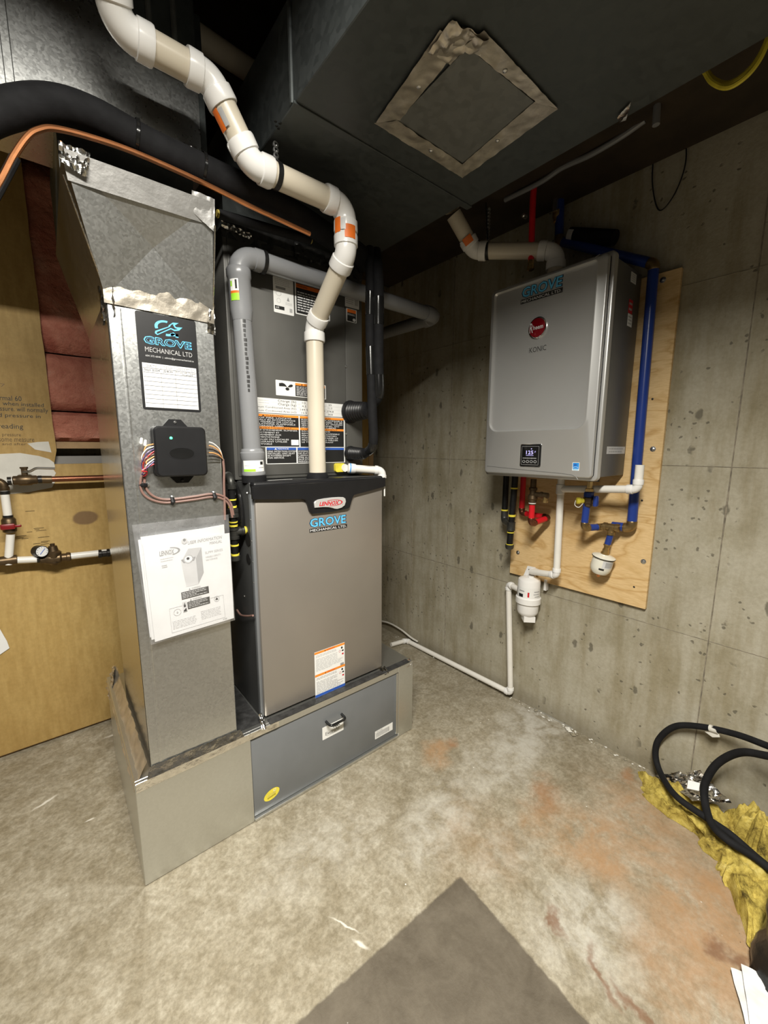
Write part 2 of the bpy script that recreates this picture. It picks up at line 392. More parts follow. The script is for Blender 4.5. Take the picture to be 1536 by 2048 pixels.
M['blk'] = plain('black_plastic', (.010, .010, .011), .40, 0, .1, 20, Specular_IOR_Level=.35)
M['blkg'] = plain('black_gloss', (.010, .010, .010), .16, 0, .1, 20)
M['bag'] = plain('black_bag_film', (.006, .006, .006), .3, 0, .1, 20, .4, 60, Specular_IOR_Level=.3)
M['rubber'] = plain('black_foam', (.010, .010, .011), .8, 0, .2, 30, .2, 80, Specular_IOR_Level=.18)
M['iron'] = plain('black_iron', (.018, .018, .018), .35, .5, .2, 40, .15, 90)
M['fitting'] = plain('malleable_iron', (.06, .06, .055), .4, .6, .2, 40, .25, 70)
M['yel'] = plain('yellow_thread_tape', (.78, .66, .06), .5, 0, .1, 40)
M['pvc'] = plain('cream_pvc', (.62, .56, .45), .30, 0, .03, 6)
M['pvcw'] = plain('white_pvc', (.80, .79, .77), .25, 0, .02, 6)
M['pvcg'] = plain('grey_vent_pipe', (.22, .225, .235), .28, 0, .03, 6)
M['pvcsm'] = plain('white_drain_pipe', (.78, .755, .70), .3, 0, .03, 10)
M['orange'] = plain('orange_print', (.75, .16, .015), .5)
M['orangel'] = plain('orange_warning', (.83, .27, .03), .5)
M['white'] = plain('white_label', (.80, .80, .78), .45, 0, .02)
M['paper'] = plain('white_paper', (.76, .76, .755), .6, 0, .02)
M['tissue'] = plain('soft_white_paper', (.60, .60, .59), .8, 0, .06, 30, .3, 50)
M['ink'] = plain('black_ink', (.012, .012, .012), .5)
M['ink2'] = plain('grey_ink', (.30, .30, .30), .5)
M['ink3'] = plain('pale_ink', (.55, .55, .55), .5)
M['lgrey'] = plain('light_grey_print', (.62, .62, .62), .5)
M['midgrey'] = plain('mid_grey_print', (.40, .40, .40), .5)
M['blue_l'] = plain('sky_blue_print', (.12, .52, .86), .4)
M['blue_d'] = plain('dark_blue_print', (.012, .045, .10), .4)
M['blue_n'] = plain('notice_blue', (.03, .10, .42), .45)
M['blue_s'] = plain('star_blue', (.02, .27, .75), .45)
M['green_l'] = plain('lime_print', (.33, .70, .04), .5)
M['red'] = plain('red_print', (.55, .02, .03), .4)
M['pexr'] = plain('red_pex', (.62, .012, .02), .3, 0, .05)
M['pexb'] = plain('blue_pex', (.018, .045, .24), .28, 0, .05)
M['brass'] = plain('brass', (.52, .36, .15), .3, .9, .15, 30)
M['brassd'] = plain('dull_brass', (.30, .205, .09), .36, .85, .2, 30)
M['bronze'] = plain('dull_bronze', (.115, .078, .042), .42, .75, .2, 30)
M['copper'] = plain('copper', (.72, .30, .13), .28, .95, .12, 20)
M['copperd'] = plain('aged_copper', (.20, .075, .04), .38, .8, .2, 20)
M['crimp'] = plain('crimp_ring', (.03, .028, .026), .35, .6)
M['steel'] = plain('zinc_steel', (.55, .55, .54), .28, .95, .06, 30)
M['heater'] = plain('silver_paint', (.58, .58, .57), .34, .6, .02, 4)
M['heater_shade'] = plain('heater_side_shade', (.17, .17, .165), .45, .45, .03, 6)  # shade on the heater's side put into the colour, far darker than the front
M['silver'] = plain('silver_badge', (.62, .61, .60), .35, .35, .03)
M['chrome'] = plain('chrome', (.85, .85, .85), .1, 1.0, .02)
M['redd'] = plain('dark_red_plastic', (.20, .008, .010), .35)
M['redg'] = plain('red_enamel', (.24, .004, .010), .12, .3, .1)
M['tank'] = plain('white_enamel', (.76, .74, .64), .25, 0, .03)
M['cable'] = plain('brown_cable', (.20, .115, .095), .45, 0, .08)
M['copperw'] = plain('orange_wire', (.75, .35, .12), .4)
M['purple'] = plain('purple_wire', (.10, .07, .20), .4)
M['cwhite'] = plain('white_wire', (.75, .75, .72), .4)
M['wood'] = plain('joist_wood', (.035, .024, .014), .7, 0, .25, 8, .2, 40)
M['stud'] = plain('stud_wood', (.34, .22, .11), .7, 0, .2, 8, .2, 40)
M['drywall'] = plain('grey_wallboard', (.26, .25, .235), .8, 0, .06, 3)
M['pink'] = (lambda t: (t.bump(t.noise(t.pos, 45, 5, .7), .7, .02), t.out(t.ramp(t.noise(t.pos, 9, 5, .65), [(.3, (.42, .13, .09)), (.55, (.58, .24, .17)), (.75, (.66, .36, .27))]), .95, 0, Specular_IOR_Level=.1))[1])(NT('pink_fibreglass'))
M['yfib'] = (lambda t: (t.bump(t.noise(t.pos, 100, 6, .75), .7, .012), t.out(t.ramp(t.noise(t.pos, 20, 7, .75), [(.32, (.09, .065, .02)), (.42, (.36, .27, .06)), (.54, (.60, .47, .11)), (.67, (.70, .58, .19)), (.8, (.76, .69, .38))]), .95, 0, Specular_IOR_Level=.1))[1])(NT('yellow_fibreglass'))
M['floor'] = concrete_floor(); M['wall'] = concrete_wall()
M['seam'] = plain('dirty_form_seam', (.235, .205, .155), .9, 0, .4, 25)
M['ply'] = plywood('pine_plywood', (.70, .50, .255), (.56, .36, .15), (.62, .42, .19), (1, 1.0, 3.2))
M['plyb'] = backboard()
M['plaster'] = plain('white_plaster', (.62, .60, .54), .7, 0, .06, 14, .2, 50)
M['led'] = emit('green_led', (.05, .9, .25), 3.0)
M['screen'] = emit('screen_digits', (.55, .5, 1.0), .45)
def clear_plastic():
    t = NT('clear_plastic'); m = t.m; tr = t.n('ShaderNodeBsdfTransparent'); gl = t.n('ShaderNodeBsdfGlossy'); gl.inputs['Roughness'].default_value = .12
    fr = t.n('ShaderNodeLayerWeight'); fr.inputs[0].default_value = .35; mx = t.n('ShaderNodeMixShader')
    tr.inputs[0].default_value = (.97, .97, .98, 1); t.L(t.math('ADD', t.math('MULTIPLY', fr.outputs['Facing'], .5), .08), mx.inputs[0])
    df = t.n('ShaderNodeBsdfDiffuse'); df.inputs[0].default_value = (.9, .9, .92, 1); m2 = t.n('ShaderNodeMixShader'); t.L(t.rng(t.noise(t.pos, 18, 2), .3, .8, .03, .10), m2.inputs[0]); t.L(tr.outputs[0], m2.inputs[1]); t.L(df.outputs[0], m2.inputs[2])
    t.L(m2.outputs[0], mx.inputs[1]); t.L(gl.outputs[0], mx.inputs[2]); t.L(mx.outputs[0], t.t.nodes['Material Output'].inputs[0]); return m
M['clear'] = clear_plastic()
# ================================================================== THE ROOM
WX, YB = 1.6394, 0.9325
fl = MB().box((-3.6, -4.6, -.12), (WX+.2, 1.25, 0)).build('floor', M['floor']); tag(fl, 'stained bare concrete basement floor', 'floor', kind='structure')
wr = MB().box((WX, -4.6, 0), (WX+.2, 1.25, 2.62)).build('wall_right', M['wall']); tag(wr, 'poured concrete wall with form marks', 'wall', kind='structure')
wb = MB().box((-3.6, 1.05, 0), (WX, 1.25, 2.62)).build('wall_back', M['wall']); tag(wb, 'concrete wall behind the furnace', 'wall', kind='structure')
w3 = MB().box((-3.8, -4.6, 0), (-3.6, 1.25, 2.62)).build('wall_left', M['drywall']); tag(w3, 'grey wallboard wall far to the left', 'wall', kind='structure')
w4 = MB().box((-3.8, -4.8, 0), (WX+.2, -4.6, 2.62)).build('wall_front', M['drywall']); tag(w4, 'grey wallboard wall behind the viewer', 'wall', kind='structure')
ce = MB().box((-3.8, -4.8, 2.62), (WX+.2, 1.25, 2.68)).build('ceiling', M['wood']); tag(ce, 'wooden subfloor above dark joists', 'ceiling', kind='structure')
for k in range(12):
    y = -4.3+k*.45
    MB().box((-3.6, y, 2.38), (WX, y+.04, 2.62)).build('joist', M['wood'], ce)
# form seams of the concrete: proud fins
def seam(a, b, w):
    mb = MB(); n = 30; a, b = V(a), V(b); vs = []
    for k in range(n+1):
        p = a.lerp(b, k/n); ww = w*(.6+.8*abs(noise.noise(p*11))); d = .0015+.002*abs(noise.noise(p*17+V((3, 1, 2))))
        s = V((0, 1, 0)) if abs(a.z-b.z) > .1 else V((0, 0, 1))
        vs.append([p-s*ww+V((.001, 0, 0)), p-s*ww*.3-V((d, 0, 0)), p+s*ww*.4-V((d*.8, 0, 0)), p+s*ww+V((.001, 0, 0))])
    mb.loft(vs, 0, closed=False); mb.build('form_seam', M['seam'], wr)
for y in (.62, .32, -.905, -1.51): seam((WX, y, .02), (WX, y, 2.24), .0034)
for z in (.60, 1.21, 1.82): seam((WX, -2.2, z), (WX, 1.04, z), .0014)
# crumbs of mortar along the foot of the wall
mb = MB(); rd = random.Random(4)
for k in range(240):
    y = rd.uniform(-1.3, .75); sz = rd.uniform(.002, .007)*(2.2 if rd.random() < .12 else 1); x = WX-abs(rd.gauss(.006, .014)); c = V((x-sz*.6, y, sz*.35))
    mb.add([c+V((rd.uniform(.6, 1.2)*sz*i, rd.uniform(.6, 1.5)*sz*j, rd.uniform(.3, .7)*sz*l)) for i, j, l in ((1, 0, 0), (-1, 0, 0), (0, 1, 0), (0, -1, 0), (0, 0, 1), (0, 0, -.6))],
           [[0, 2, 4], [2, 1, 4], [1, 3, 4], [3, 0, 4], [2, 0, 5], [1, 2, 5], [3, 1, 5], [0, 3, 5]], rd.random() < .4)
o = mb.build('mortar_debris', [M['wall'], M['plaster']]); tag(o, 'pale crumbs of mortar along the foot of the concrete wall', 'debris', kind='stuff')
mb = MB(); P = [at(u, v, z=.002) for u, v in ((1076, 1412), (1090, 1418), (1120, 1437), (1140, 1447), (1146, 1456), (1128, 1448), (1105, 1432), (1085, 1421))]
vs = [[V((min(p.x, WX-.002), p.y, .0005)) for p in P], [V((min(p.x, WX-.003), p.y, .008)) for p in P]]
o = mb.loft(vs, 0, True, True).build('plaster_drip', M['plaster']); tag(o, 'white plaster smear on the floor edge below the drain pipe', 'plaster')

# ---- back wall lining: plywood sheets, studs, pink batts
zl = at(117, 928, y=YB).z; xr = at(112, 900, y=YB).x; zt = at(100, 945, y=YB).z
low = MB().box((-2.3, YB, .015), (.36, YB+.016, zl), 0, .002).build('plywood_sheet', M['plyb'], wb); low['label'] = 'lower sheet of yellowed plywood behind the duct'
b = MB(); e = []
n = 24
for k in range(n+1):       # ragged right edge
    z = zl+.004+(2.42-zl)*k/n; e.append(V((xr+.004*noise.noise(V((z*9, 0, 0)))+(-.01 if k == 0 else 0), YB-.001, z)))
poly = [V((-2.3, YB-.001, zl+.004))]+e+[V((-2.3, YB-.001, 2.42))]
upp = b.prism(poly, (0, .014, 0)).build('plywood_sheet', M['plyb'], wb); upp['label'] = 'upper plywood sheet with handwriting on it'
MB().box((.80, YB, .015), (1.535, YB+.016, 2.3), 0, .002).build('plywood_sheet', M['plyb'], wb)
for x in (-1.5, -.9, -.30, .30, .72, 1.55): MB().box((x, YB+.018, .04), (x+.038, 1.05, 2.36)).build('stud', M['stud'], wb)
MB().box((-2.3, YB+.018, 0), (1.6, 1.05, .04)).build('sill_plate', M['stud'], wb)
z1 = at(160, 884, y=YB+.03).z; z0 = at(160, 897, y=YB+.03).z
MB().box((-.26, YB+.012, z0), (.30, 1.05, z1)).build('blocking', M['stud'], wb)
zg0, zg1 = at(150, 912, y=YB+.03).z, zl+.01
MB().box((-.26, YB+.03, zg1-.05), (.12, YB+.06, zg0)).build('blocking', M['drywall'], wb)
for (za, zb, sd) in ((z1+.002, at(160, 825, y=YB+.02).z, 1), (at(160, 822, y=YB+.02).z, at(160, 712, y=YB+.02).z, 2), (at(160, 709, y=YB+.02).z, 2.35, 3)):
    mb = MB(); nx, nz = 26, max(8, int((zb-za)*60)); L = []
    for j in range(nz+1):
        row = []
        for i in range(nx+1):
            s, t = i/nx, j/nz; x = -.262+s*.56; z = za+(zb-za)*t
            edge = min(s, 1-s, t, 1-t); bul = .035*min(1, edge/.12)**.5
            row.append(V((x, YB+.052-bul-.014*noise.noise(V((x*9, z*9, sd)))-.006*noise.noise(V((x*30, z*30, sd))), z)))
        L.append(row)
    mb.loft(L, 0, closed=False)
    mb.add([(-.262, YB+.11, za), (.298, YB+.11, za), (.298, YB+.11, zb), (-.262, YB+.11, zb)], [[0, 1, 2, 3]])
    o = mb.build('insulation_batt', M['pink'], wb, sharp=60); o['label'] = 'pink fibreglass batt between studs'
# white torn paint on the upper sheet
yy = YB-.0012
P = [at(u, v, y=yy) for u, v in ((-60, 905), (0, 908), (40, 906), (78, 912), (98, 918), (108, 925), (110, 934), (106, 938), (112, 946), (109, 952), (112, 960), (104, 975), (60, 984), (0, 990), (-60, 992))]
MB().prism(P, (0, -.0009, 0)).build('torn_paint', M['plaster'], wb)
P = [at(u, v, y=yy) for u, v in ((55, 887), (75, 884), (97, 883), (103, 905), (92, 903), (70, 899))]
MB().prism(P, (0, -.0009, 0)).build('torn_paint', M['plaster'], wb)
# handwriting (flat print on the sheet)
lb = Lab(at(0, 900, y=yy), at(105, 900, y=yy), at(0, 700, y=yy), [], (0, -1, 0)); lb.uy = V((0, 0, (at(0, 700, y=yy)-at(0, 900, y=yy)).z)); lb.ux = V((at(105, 900, y=yy).x-lb.o.x, 0, 0))
def hand(s, x0, y0, x1, y1, m='ink'): lb.text(s, x0, y0, x1, y1, M[m], 0, .01)
hand('normal 60', -.02, .505, .52, .555); hand('when installed', .16, .455, .93, .495); hand('ressure. will normally', 0, .385, 1.0, .445); hand('ed pressure in', -.02, .325, .84, .375)
hand('reading', .02, .205, .48, .27); hand('& 7', 0, .64, .25, .67, 'bronze'); hand('a pressure', 0, .13, .42, .165, 'bronze'); hand('some measure', 0, .085, .66, .12, 'bronze'); hand('and after', .05, .05, .5, .075, 'bronze')
lb.build('handwriting', wb)
lb = Lab(at(30, 1100, y=YB), at(110, 1100, y=YB), at(30, 1030, y=YB), [], (0, -1, 0)); lb.ux = V((at(110, 1060, y=YB).x-lb.o.x, 0, 0)); lb.uy = V((0, 0, .17)); rd = random.Random(9)
for k in range(13):
    x = rd.uniform(0, .7); y = rd.uniform(.05, .95); lb.rect(x, y, x+rd.uniform(.1, .3), y+.012, M['bronze'])
lb.build('pencil_marks', wb)
# sheet of paper tacked to the plywood
P = [at(u, v, y=YB-.004) for u, v in ((-40, 1225), (0, 1258), (14, 1282), (19, 1296), (0, 1309), (-40, 1320))]
o = MB().prism(P, (0, -.0015, 0)).build('paper_sheet', M['paper']); tag(o, 'white paper corner at the left edge of the lower plywood', 'paper')

# ================================================================== FILTER BASE
BL, BH = 1.0696, .3351
base = thing('furnace_base_cabinet', 'low galvanised return air base with grey filter door under the furnace', 'base cabinet', (BL/2, .35, 0))
MB().box((0, .012, 0), (BL, .70, BH), 0, .002, 1).build('cabinet_shell', M['galv_base'], base)
dTL, dTR, dBL, dBR = at(503, 1484, y=0), at(797, 1342, y=0), at(508, 1636, y=0), at(797, 1466, y=0)
dx0 = (dTL.x+dBL.x)/2; dx1 = (dTR.x+dBR.x)/2; dz1 = (dTL.z+dTR.z)/2; dz0 = (dBL.z+dBR.z)/2
MB().box((0, 0, .001), (dx0, .013, BH), 0, .0015, 1).build('front_panel', M['galv_base'], base)
MB().box((dx1, 0, .001), (BL, .013, BH), 0, .0015, 1).build('frame_stile', M['galv_base'], base)
MB().box((dx0, 0, dz1), (dx1, .013, BH), 0, .0015, 1).build('frame_rail', M['galv_base'], base)
b = MB().box((dx0, -.004, .001), (dx1, .013, dz0-.006), 0, .0015, 1)
b.build('frame_rail', M['galv_base'], base)
door = MB().box((dx0+.002, .006, dz0-.004), (dx1-.002, .0125, dz1-.002), 0, .002).build('filter_door', M['door'], base)
MB().box((dx1-.012, .0015, dz0), (dx1-.002, .006, dz1-.003)).build('door_edge', M['galv_base'], base)
ha, hb = at(652, 1443, y=.006), at(683, 1428, y=.006); yh = -.026
hp = smooth_path([ha, V((ha.x, yh, ha.z-.002)), V((hb.x, yh, hb.z-.002)), hb], .012)
MB().tube(hp, .0048, 12).build('handle', M['blkg'], door)
yd = .0058
def flat(u0, v0, u1, v1, y, h):
    a = at(u0, v0, y=y); c = at(u1, v1, y=y); z = (a.z+c.z)/2
    return V((a.x, y, z)), V((c.x, y, z)), V((a.x, y, z+h))
a, c, d = flat(645, 1480, 687, 1460, yd, .052)
lb = Lab(a, c, d, [], (0, -1, 0)).plate(M['white'], .0005, .002)
lb.text('ElectroAir', .14, .26, .82, .52, M['ink']).rect(.2, .17, .74, .205, M['midgrey'])
for k in range(3): lb.poly([(.46+k*.08, .72), (.54+k*.08, .58), (.59+k*.08, .66), (.67+k*.08, .54), (.67+k*.08, .60), (.59+k*.08, .73), (.53+k*.08, .66), (.48+k*.08, .76)], M['ink'])
lb.build('maker_label', door, 'white maker label under the handle')
a, c, d = flat(750, 1477, 785, 1461, yd, .036)
lb = Lab(a, c, d, [], (0, -1, 0)).plate(M['white'], .0005)
lb.rect(.05, .15, .8, .72, M['midgrey']).up().words(.06, .17, .79, .70, 5, M['white'], .35, 3).text('FILTER', .1, .8, .42, .92, M['ink2'])
lb.build('filter_label', door, 'small grey and white instruction label')
o_ = at(542, 1591, y=yd); b = Lab(o_-V((.026, 0, .02)), o_+V((.026, 0, -.02)), o_+V((-.026, 0, .02)), [], (0, -1, 0))
b.ux = V((.058, 0, .008)); b.ell(.5, .5, .5, .5, M['yel']).up().text('CERTIFIED', .2, .46, .75, .56, M['ink2']).words(.22, .22, .75, .4, 2, M['bronze'], .5, 5).ring(.7, .75, .09, .12, .7, M['white']); b.z = .0003
b.build('oval_sticker', door, 'yellow oval sticker')
# foil tape, stuck along the top edges and crumpled on the left side
def foil(P, nx, ny, amp, nrm, seed, parent=None, m='foil', name='foil_tape', sc=30, fold=True): return grid(P, nx, ny, amp, nrm, sc, seed, fold=fold).build(name, M[m], parent, sharp=25)
foil([(.002, -.0022, BH-.026), (.43, -.0022, BH-.020), (.43, -.0022, BH+.001), (.002, -.0022, BH+.001)], 70, 5, .0016, (0, -1, 0), 3, base, sc=24)
foil([(.030, -.0022, BH+.001), (.31, -.0022, BH+.001), (.30, .0066, BH+.026), (.040, .0066, BH+.030)], 60, 5, .0016, (0, -1, .4), 4, base, sc=24)
foil([(.40, -.002, BH+.002), (1.05, -.002, BH+.002), (1.05, .028, BH+.003), (.40, .028, BH+.003)], 80, 4, .0025, (0, -.3, 1), 5, base, 'tape_blk')
foil([(1.03, -.0025, BH-.018), (1.066, -.0025, BH-.01), (1.066, .02, BH+.003), (1.03, .02, BH+.003)], 10, 5, .003, (0, -1, .5), 8, base)
foil([(.370, -.002, BH-.004), (.386, -.002, BH-.004), (.384, .03, BH+.035), (.372, .03, BH+.035)], 8, 8, .005, (-.3, -1, .3), 9, base, sc=90)
foil([(-.002, .01, BH-.03), (-.002, .69, BH-.03), (.036, .69, BH+.05), (.036, .015, BH+.045)], 60, 14, .0045, (-1, 0, .7), 11, base, 'tape_tan', sc=22)
foil([(.905, -.003, BH-.006), (.925, -.003, BH-.003), (.93, .03, BH+.012), (.90, .03, BH+.010)], 8, 6, .005, (0, -1, .6), 13, base, sc=90)
foil([(.30, .03, BH+.002), (.384, .03, BH+.002), (.384, .30, BH+.004), (.30, .30, BH+.004)], 20, 30, .004, (0, 0, 1), 21, base, 'tape_blk')
foil([(-.002, .60, BH-.05), (-.002, .705, BH-.05), (.030, .705, BH+.04), (.02, .60, BH+.05)], 12, 10, .012, (-1, 0, .5), 15, base, 'tape_tan', sc=40)

# ================================================================== RETURN DUCT
DX0, DX1, DY, DZ = .0438, .2914, .0099, 1.6241
duct = thing('return_duct', 'tall galvanised return duct left of the furnace with flared top', 'duct', (.168, .25, BH))
b = MB()
b.box((DX0+.001, DY, BH), (DX1, .50, DZ), 0, .002, 1)
b.build('duct_riser', [M['galv']], duct)
MB().add([(DX0, DY+.004, BH), (DX0, .498, BH), (DX0, .498, DZ), (DX0, DY+.004, DZ)], [[0, 1, 2, 3]]).build('side_sheet', M['galv_side'], duct)
MB().add([(DX0+.022, DY-.0006, BH+.01), (DX0+.026, DY-.0016, BH+.01), (DX0+.030, DY-.0006, BH+.01), (DX0+.022, DY-.0006, DZ-.02), (DX0+.026, DY-.0016, DZ-.02), (DX0+.030, DY-.0006, DZ-.02)], [[0, 1, 4, 3], [1, 2, 5, 4]]).build('lock_seam', M['galv'], duct)
TY = -.08
tTL, tTR = at(122, 297, y=TY), at(426, 405, y=TY); TZ = (tTL.z+tTR.z)/2; tx0, tx1 = tTL.x, tTR.x
bo = [V((DX0, DY, DZ)), V((DX1, DY, DZ)), V((DX1, .50, DZ)), V((DX0, .50, DZ))]
to = [V((tx0, TY, TZ)), V((tx1, TY, TZ)), V((tx1, .52, TZ)), V((tx0, .52, TZ))]
b = MB()
cx = (bo[0]+bo[1]+to[0]+to[1])/4+V((0, .013, .004))
b.add([bo[0], bo[1], to[1], to[0], cx], [[0, 1, 4], [1, 2, 4], [2, 3, 4], [3, 0, 4]])
for i in (1, 2):
    j = (i+1) % 4; b.add([bo[i], bo[j], to[j], to[i]], [[0, 1, 2, 3]])
b.build('flared_transition', M['galv'], duct, sharp=1)
MB().add([bo[3], bo[0], to[0], to[3]], [[0, 1, 2, 3]]).build('side_sheet', M['galv_side'], duct)
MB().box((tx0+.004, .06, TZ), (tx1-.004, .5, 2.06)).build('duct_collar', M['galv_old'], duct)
tyl = TY+.05*(DY-TY)/(TZ-DZ)
foil([(tx0+.007, tyl-.003, TZ-.050), (tx1+.001, tyl-.003, TZ-.045), (tx1+.001, TY-.003, TZ), (tx0-.002, TY-.003, TZ)], 50, 8, .0016, (0, -1, 0), 31, duct, 'foil2', sc=9, fold=False)
foil([(tx0-.004, TY, TZ-.03), (tx0+.04, TY+.002, TZ-.04), (tx0+.05, TY, TZ+.010), (tx0-.004, TY, TZ+.010)], 16, 10, .008, (0, -1, .3), 33, duct, sc=70)
foil([(tx1-.05, tyl-.008, TZ-.03), (tx1+.004, tyl-.006, TZ-.06), (tx1+.004, TY-.002, TZ+.010), (tx1-.05, TY-.004, TZ+.010)], 16, 10, .003, (0, -1, .3), 34, duct, 'foil2', sc=40)
foil([(DX0-.004, DY-.003, DZ-.014), (DX1+.002, DY-.003, DZ-.016), (DX1+.002, DY-.008, DZ+.036), (DX0-.004, DY-.008, DZ+.042)], 50, 9, .0022, (0, -1, 0), 35, duct, 'tape_tan', sc=20)
foil([(DX0-.006, DY+.03, DZ-.06), (DX0+.018, DY-.006, DZ-.04), (DX0+.016, DY-.008, DZ+.04), (DX0-.010, DY+.03, DZ+.03)], 10, 10, .006, (-1, -1, 0), 37, duct, sc=70)
foil([(DX1-.02, DY-.004, DZ-.04), (DX1+.004, DY-.002, DZ-.045), (DX1+.004, DY-.002, DZ+.05), (DX1-.01, DY-.006, DZ+.03)], 8, 10, .005, (.3, -1, 0), 38, duct, sc=70)
for u0, v0, u1, v1 in ((128, 335, 212, 585), (428, 420, 430, 625)):   # bright folded edges
    a, c = (to[0], bo[0]) if u0 < 200 else (to[1], bo[1])
    MB().tube([a+V((-.001 if u0 < 200 else .001, -.001, -.05)), c+V((-.001 if u0 < 200 else .001, -.001, .02))], .0022, 8).build('folded_edge', M['foil'], duct)
# service record sticker
s0, s1, s2 = at(288, 820, y=DY), at(404, 825, y=DY), at(268, 621, y=DY)
w = V((s1.x-s0.x, 0, 0)); h = s2.z-s0.z
lb = Lab(V((s0.x-.002, DY-.0003, s1.z)), V((s1.x-.002, DY-.0003, s1.z)), V((s0.x-.002, DY-.0003, s1.z+h)), [], (0, -1, 0)).plate(M['blk'], .0005, .006)
lb.rect(.045, .025, .955, .485, M['paper']).up()
# emblem: ring shaped G with a spanner across it
lb.ring(.47, .875, .175, .072, .72, M['blue_l'], 28, 75, 200); lb.ring(.49, .865, .17, .075, .70, M['blue_l'], 18, 262, 330)
lb.rect(.55, .80, .68, .828, M['blue_l']); lb.rect(.63, .79, .68, .828, M['blue_l']); lb.up()
lb.poly([(.29, .80), (.33, .785), (.56, .868), (.62, .855), (.70, .868), (.76, .905), (.65, .898), (.63, .915), (.70, .945), (.60, .94), (.53, .905), (.52, .89), (.30, .825)], M['blue_l']); lb.up()
lb.poly([(.315, .803), (.335, .797), (.56, .881), (.62, .87), (.68, .88), (.63, .888), (.60, .918), (.62, .93), (.57, .915), (.545, .89), (.33, .818)], M['blk'])
lb.text('GROVE', .10, .68, .90, .762, M['blue_l'], .045).up().text('GROVE', .118, .687, .882, .755, M['blk'], .0)
lb.text('MECHANICAL LTD', .11, .60, .90, .65, M['midgrey']); lb.text('604 375 6040  |  admin@grovemechanical.ca', .11, .545, .92, .57, M['ink3'])
for t, x0, x1 in (('DATE', .10, .28), ('TECH', .38, .54), ('DESCRIPTION', .60, .93)): lb.text(t, x0, .448, x1, .472, M['ink2'])
for k in range(10): lb.rect(.05, .4345-k*.0455, .95, .4385-k*.0455, M['ink2'])
lb.rect(.334, .03, .342, .48, M['ink2']); lb.rect(.574, .03, .582, .48, M['ink2'])
lb.text('Sept 2024', .07, .40, .32, .428, M['ink']); lb.text('JS/RW', .37, .40, .54, .428, M['ink']); lb.text('Furnace, HP, Tankless', .595, .412, .945, .43, M['ink']); lb.text('Install', .70, .393, .88, .41, M['ink'])
lb.build('service_sticker', duct, 'black and white service record sticker with blue logo')

# ---- control box on the duct
cb = thing('control_box', 'black plastic control box with green light on the return duct', 'control box', at(362, 950, y=DY))
yf = -.030
a, c = at(314, 951, y=yf), at(417, 951, y=yf); zt_ = at(360, 853, y=yf).z; zb_ = at(360, 953, y=yf).z
loop = lambda g, y: rrect((a.x+g, y, zb_+g), (1, 0, 0), (0, 0, 1), c.x-a.x-2*g, zt_-zb_-2*g, .013-g*.5, 5)
body = MB().loft([loop(-.001, DY-.001), loop(-.001, -.004), loop(.002, -.005), loop(.0, -.008), loop(0, yf+.004), loop(.004, yf)], 0, True, True).build('housing', M['blk'], cb)
for top in (1, 0):
    zz = zt_ if top else zb_; sg = 1 if top else -1; mx = (a.x+c.x)/2-(0.004 if top else -.004)
    P = [V((mx-.032, DY-.002, zz)), V((mx+.032, DY-.002, zz)), V((mx+.015, DY-.002, zz+sg*.020)), V((mx-.015, DY-.002, zz+sg*.020))]
    b = MB().prism(P, (0, -.004, 0)); o = b.build('mounting_tab', M['blk'], cb)
    MB().lathe((mx, DY-.006, zz+sg*.012), (0, -1, 0), [(.004, 0), (.004, .0015), (.002, .003)], 10).build('screw', M['steel'] if top else M['blk'], o)
lc = at(342, 876, y=yf); MB().lathe(lc, (0, -1, 0), [(.0035, 0), (.0035, .001), (.002, .002)], 12).build('indicator_light', M['led'], body)
ec = at(364, 907, y=yf); b = Lab(ec-V((.034, 0, .016)), ec+V((.034, 0, -.016)), ec+V((-.034, 0, .016)), [], (0, -1, 0)); b.z = .0006
b.ring(.5, .5, .5, .5, .9, M['blk']); b.ell(.5, .5, .44, .44, M['blkg']); b.build('oval_inset', body)
# little coloured wires out of both sides
rd = random.Random(3)
for k in range(9):
    s = at(308, 888+k*5, y=-.016); e_ = at(283+rd.uniform(0, 14), 925+k*3.5, y=-.004); mid = at(288+rd.uniform(-4, 10), 893+k*6, y=-.022)
    MB().tube(catmull([s, mid, at(284+rd.uniform(-2, 12), 912+k*4, y=-.015), e_, at(285+k*1.2, 948, y=.002)], 6), .0016, 6).build('wire', M[('copperw', 'cwhite', 'purple', 'red', 'cable')[k % 5]], cb)
for k in range(5):
    s = at(418, 884+k*7, y=-.014)
    MB().tube(catmull([s, at(428, 888+k*6, y=-.012), at(440, 900+k*4, y=-.006), at(446, 920, y=.004)], 6), .0016, 6).build('wire', M[('cwhite', 'copperw', 'blk', 'copperw', 'blk')[k % 5]], cb)
for u, v in ((281, 880), (289, 884)):
    p = at(u, v, y=-.012); MB().lathe(p-V((0, 0, .010)), (.2, 0, 1), [(.0025, 0), (.004, .003), (.003, .015), (.001, .016)], 8).build('wire_nut', M['cwhite'], cb)
def cable(pts, r, label, clips=()):
    t = thing('thermostat_cable', label, 'cable', pts[0], 'brown low voltage cables on the return duct')
    MB().tube(catmull(pts, 10), r, 8).build('jacket', M['cable'], t)
    for (u, v, du, dv) in clips:
        p = at(u, v, y=DY-.004); q = at(u+du, v+dv, y=DY-.003)
        o = MB().tube([p-(q-p)*.6+V((0, .004, 0)), p+V((0, -.008, 0)), q], [.004, .006, .005], 8).build('cable_clip', M['blk'], t)
        MB().lathe(q+V((0, -.002, 0)), (0, -1, 0), [(.0045, 0), (.004, .002), (.001, .004)], 10).build('screw', M['steel'], o)
y1 = DY-.0035
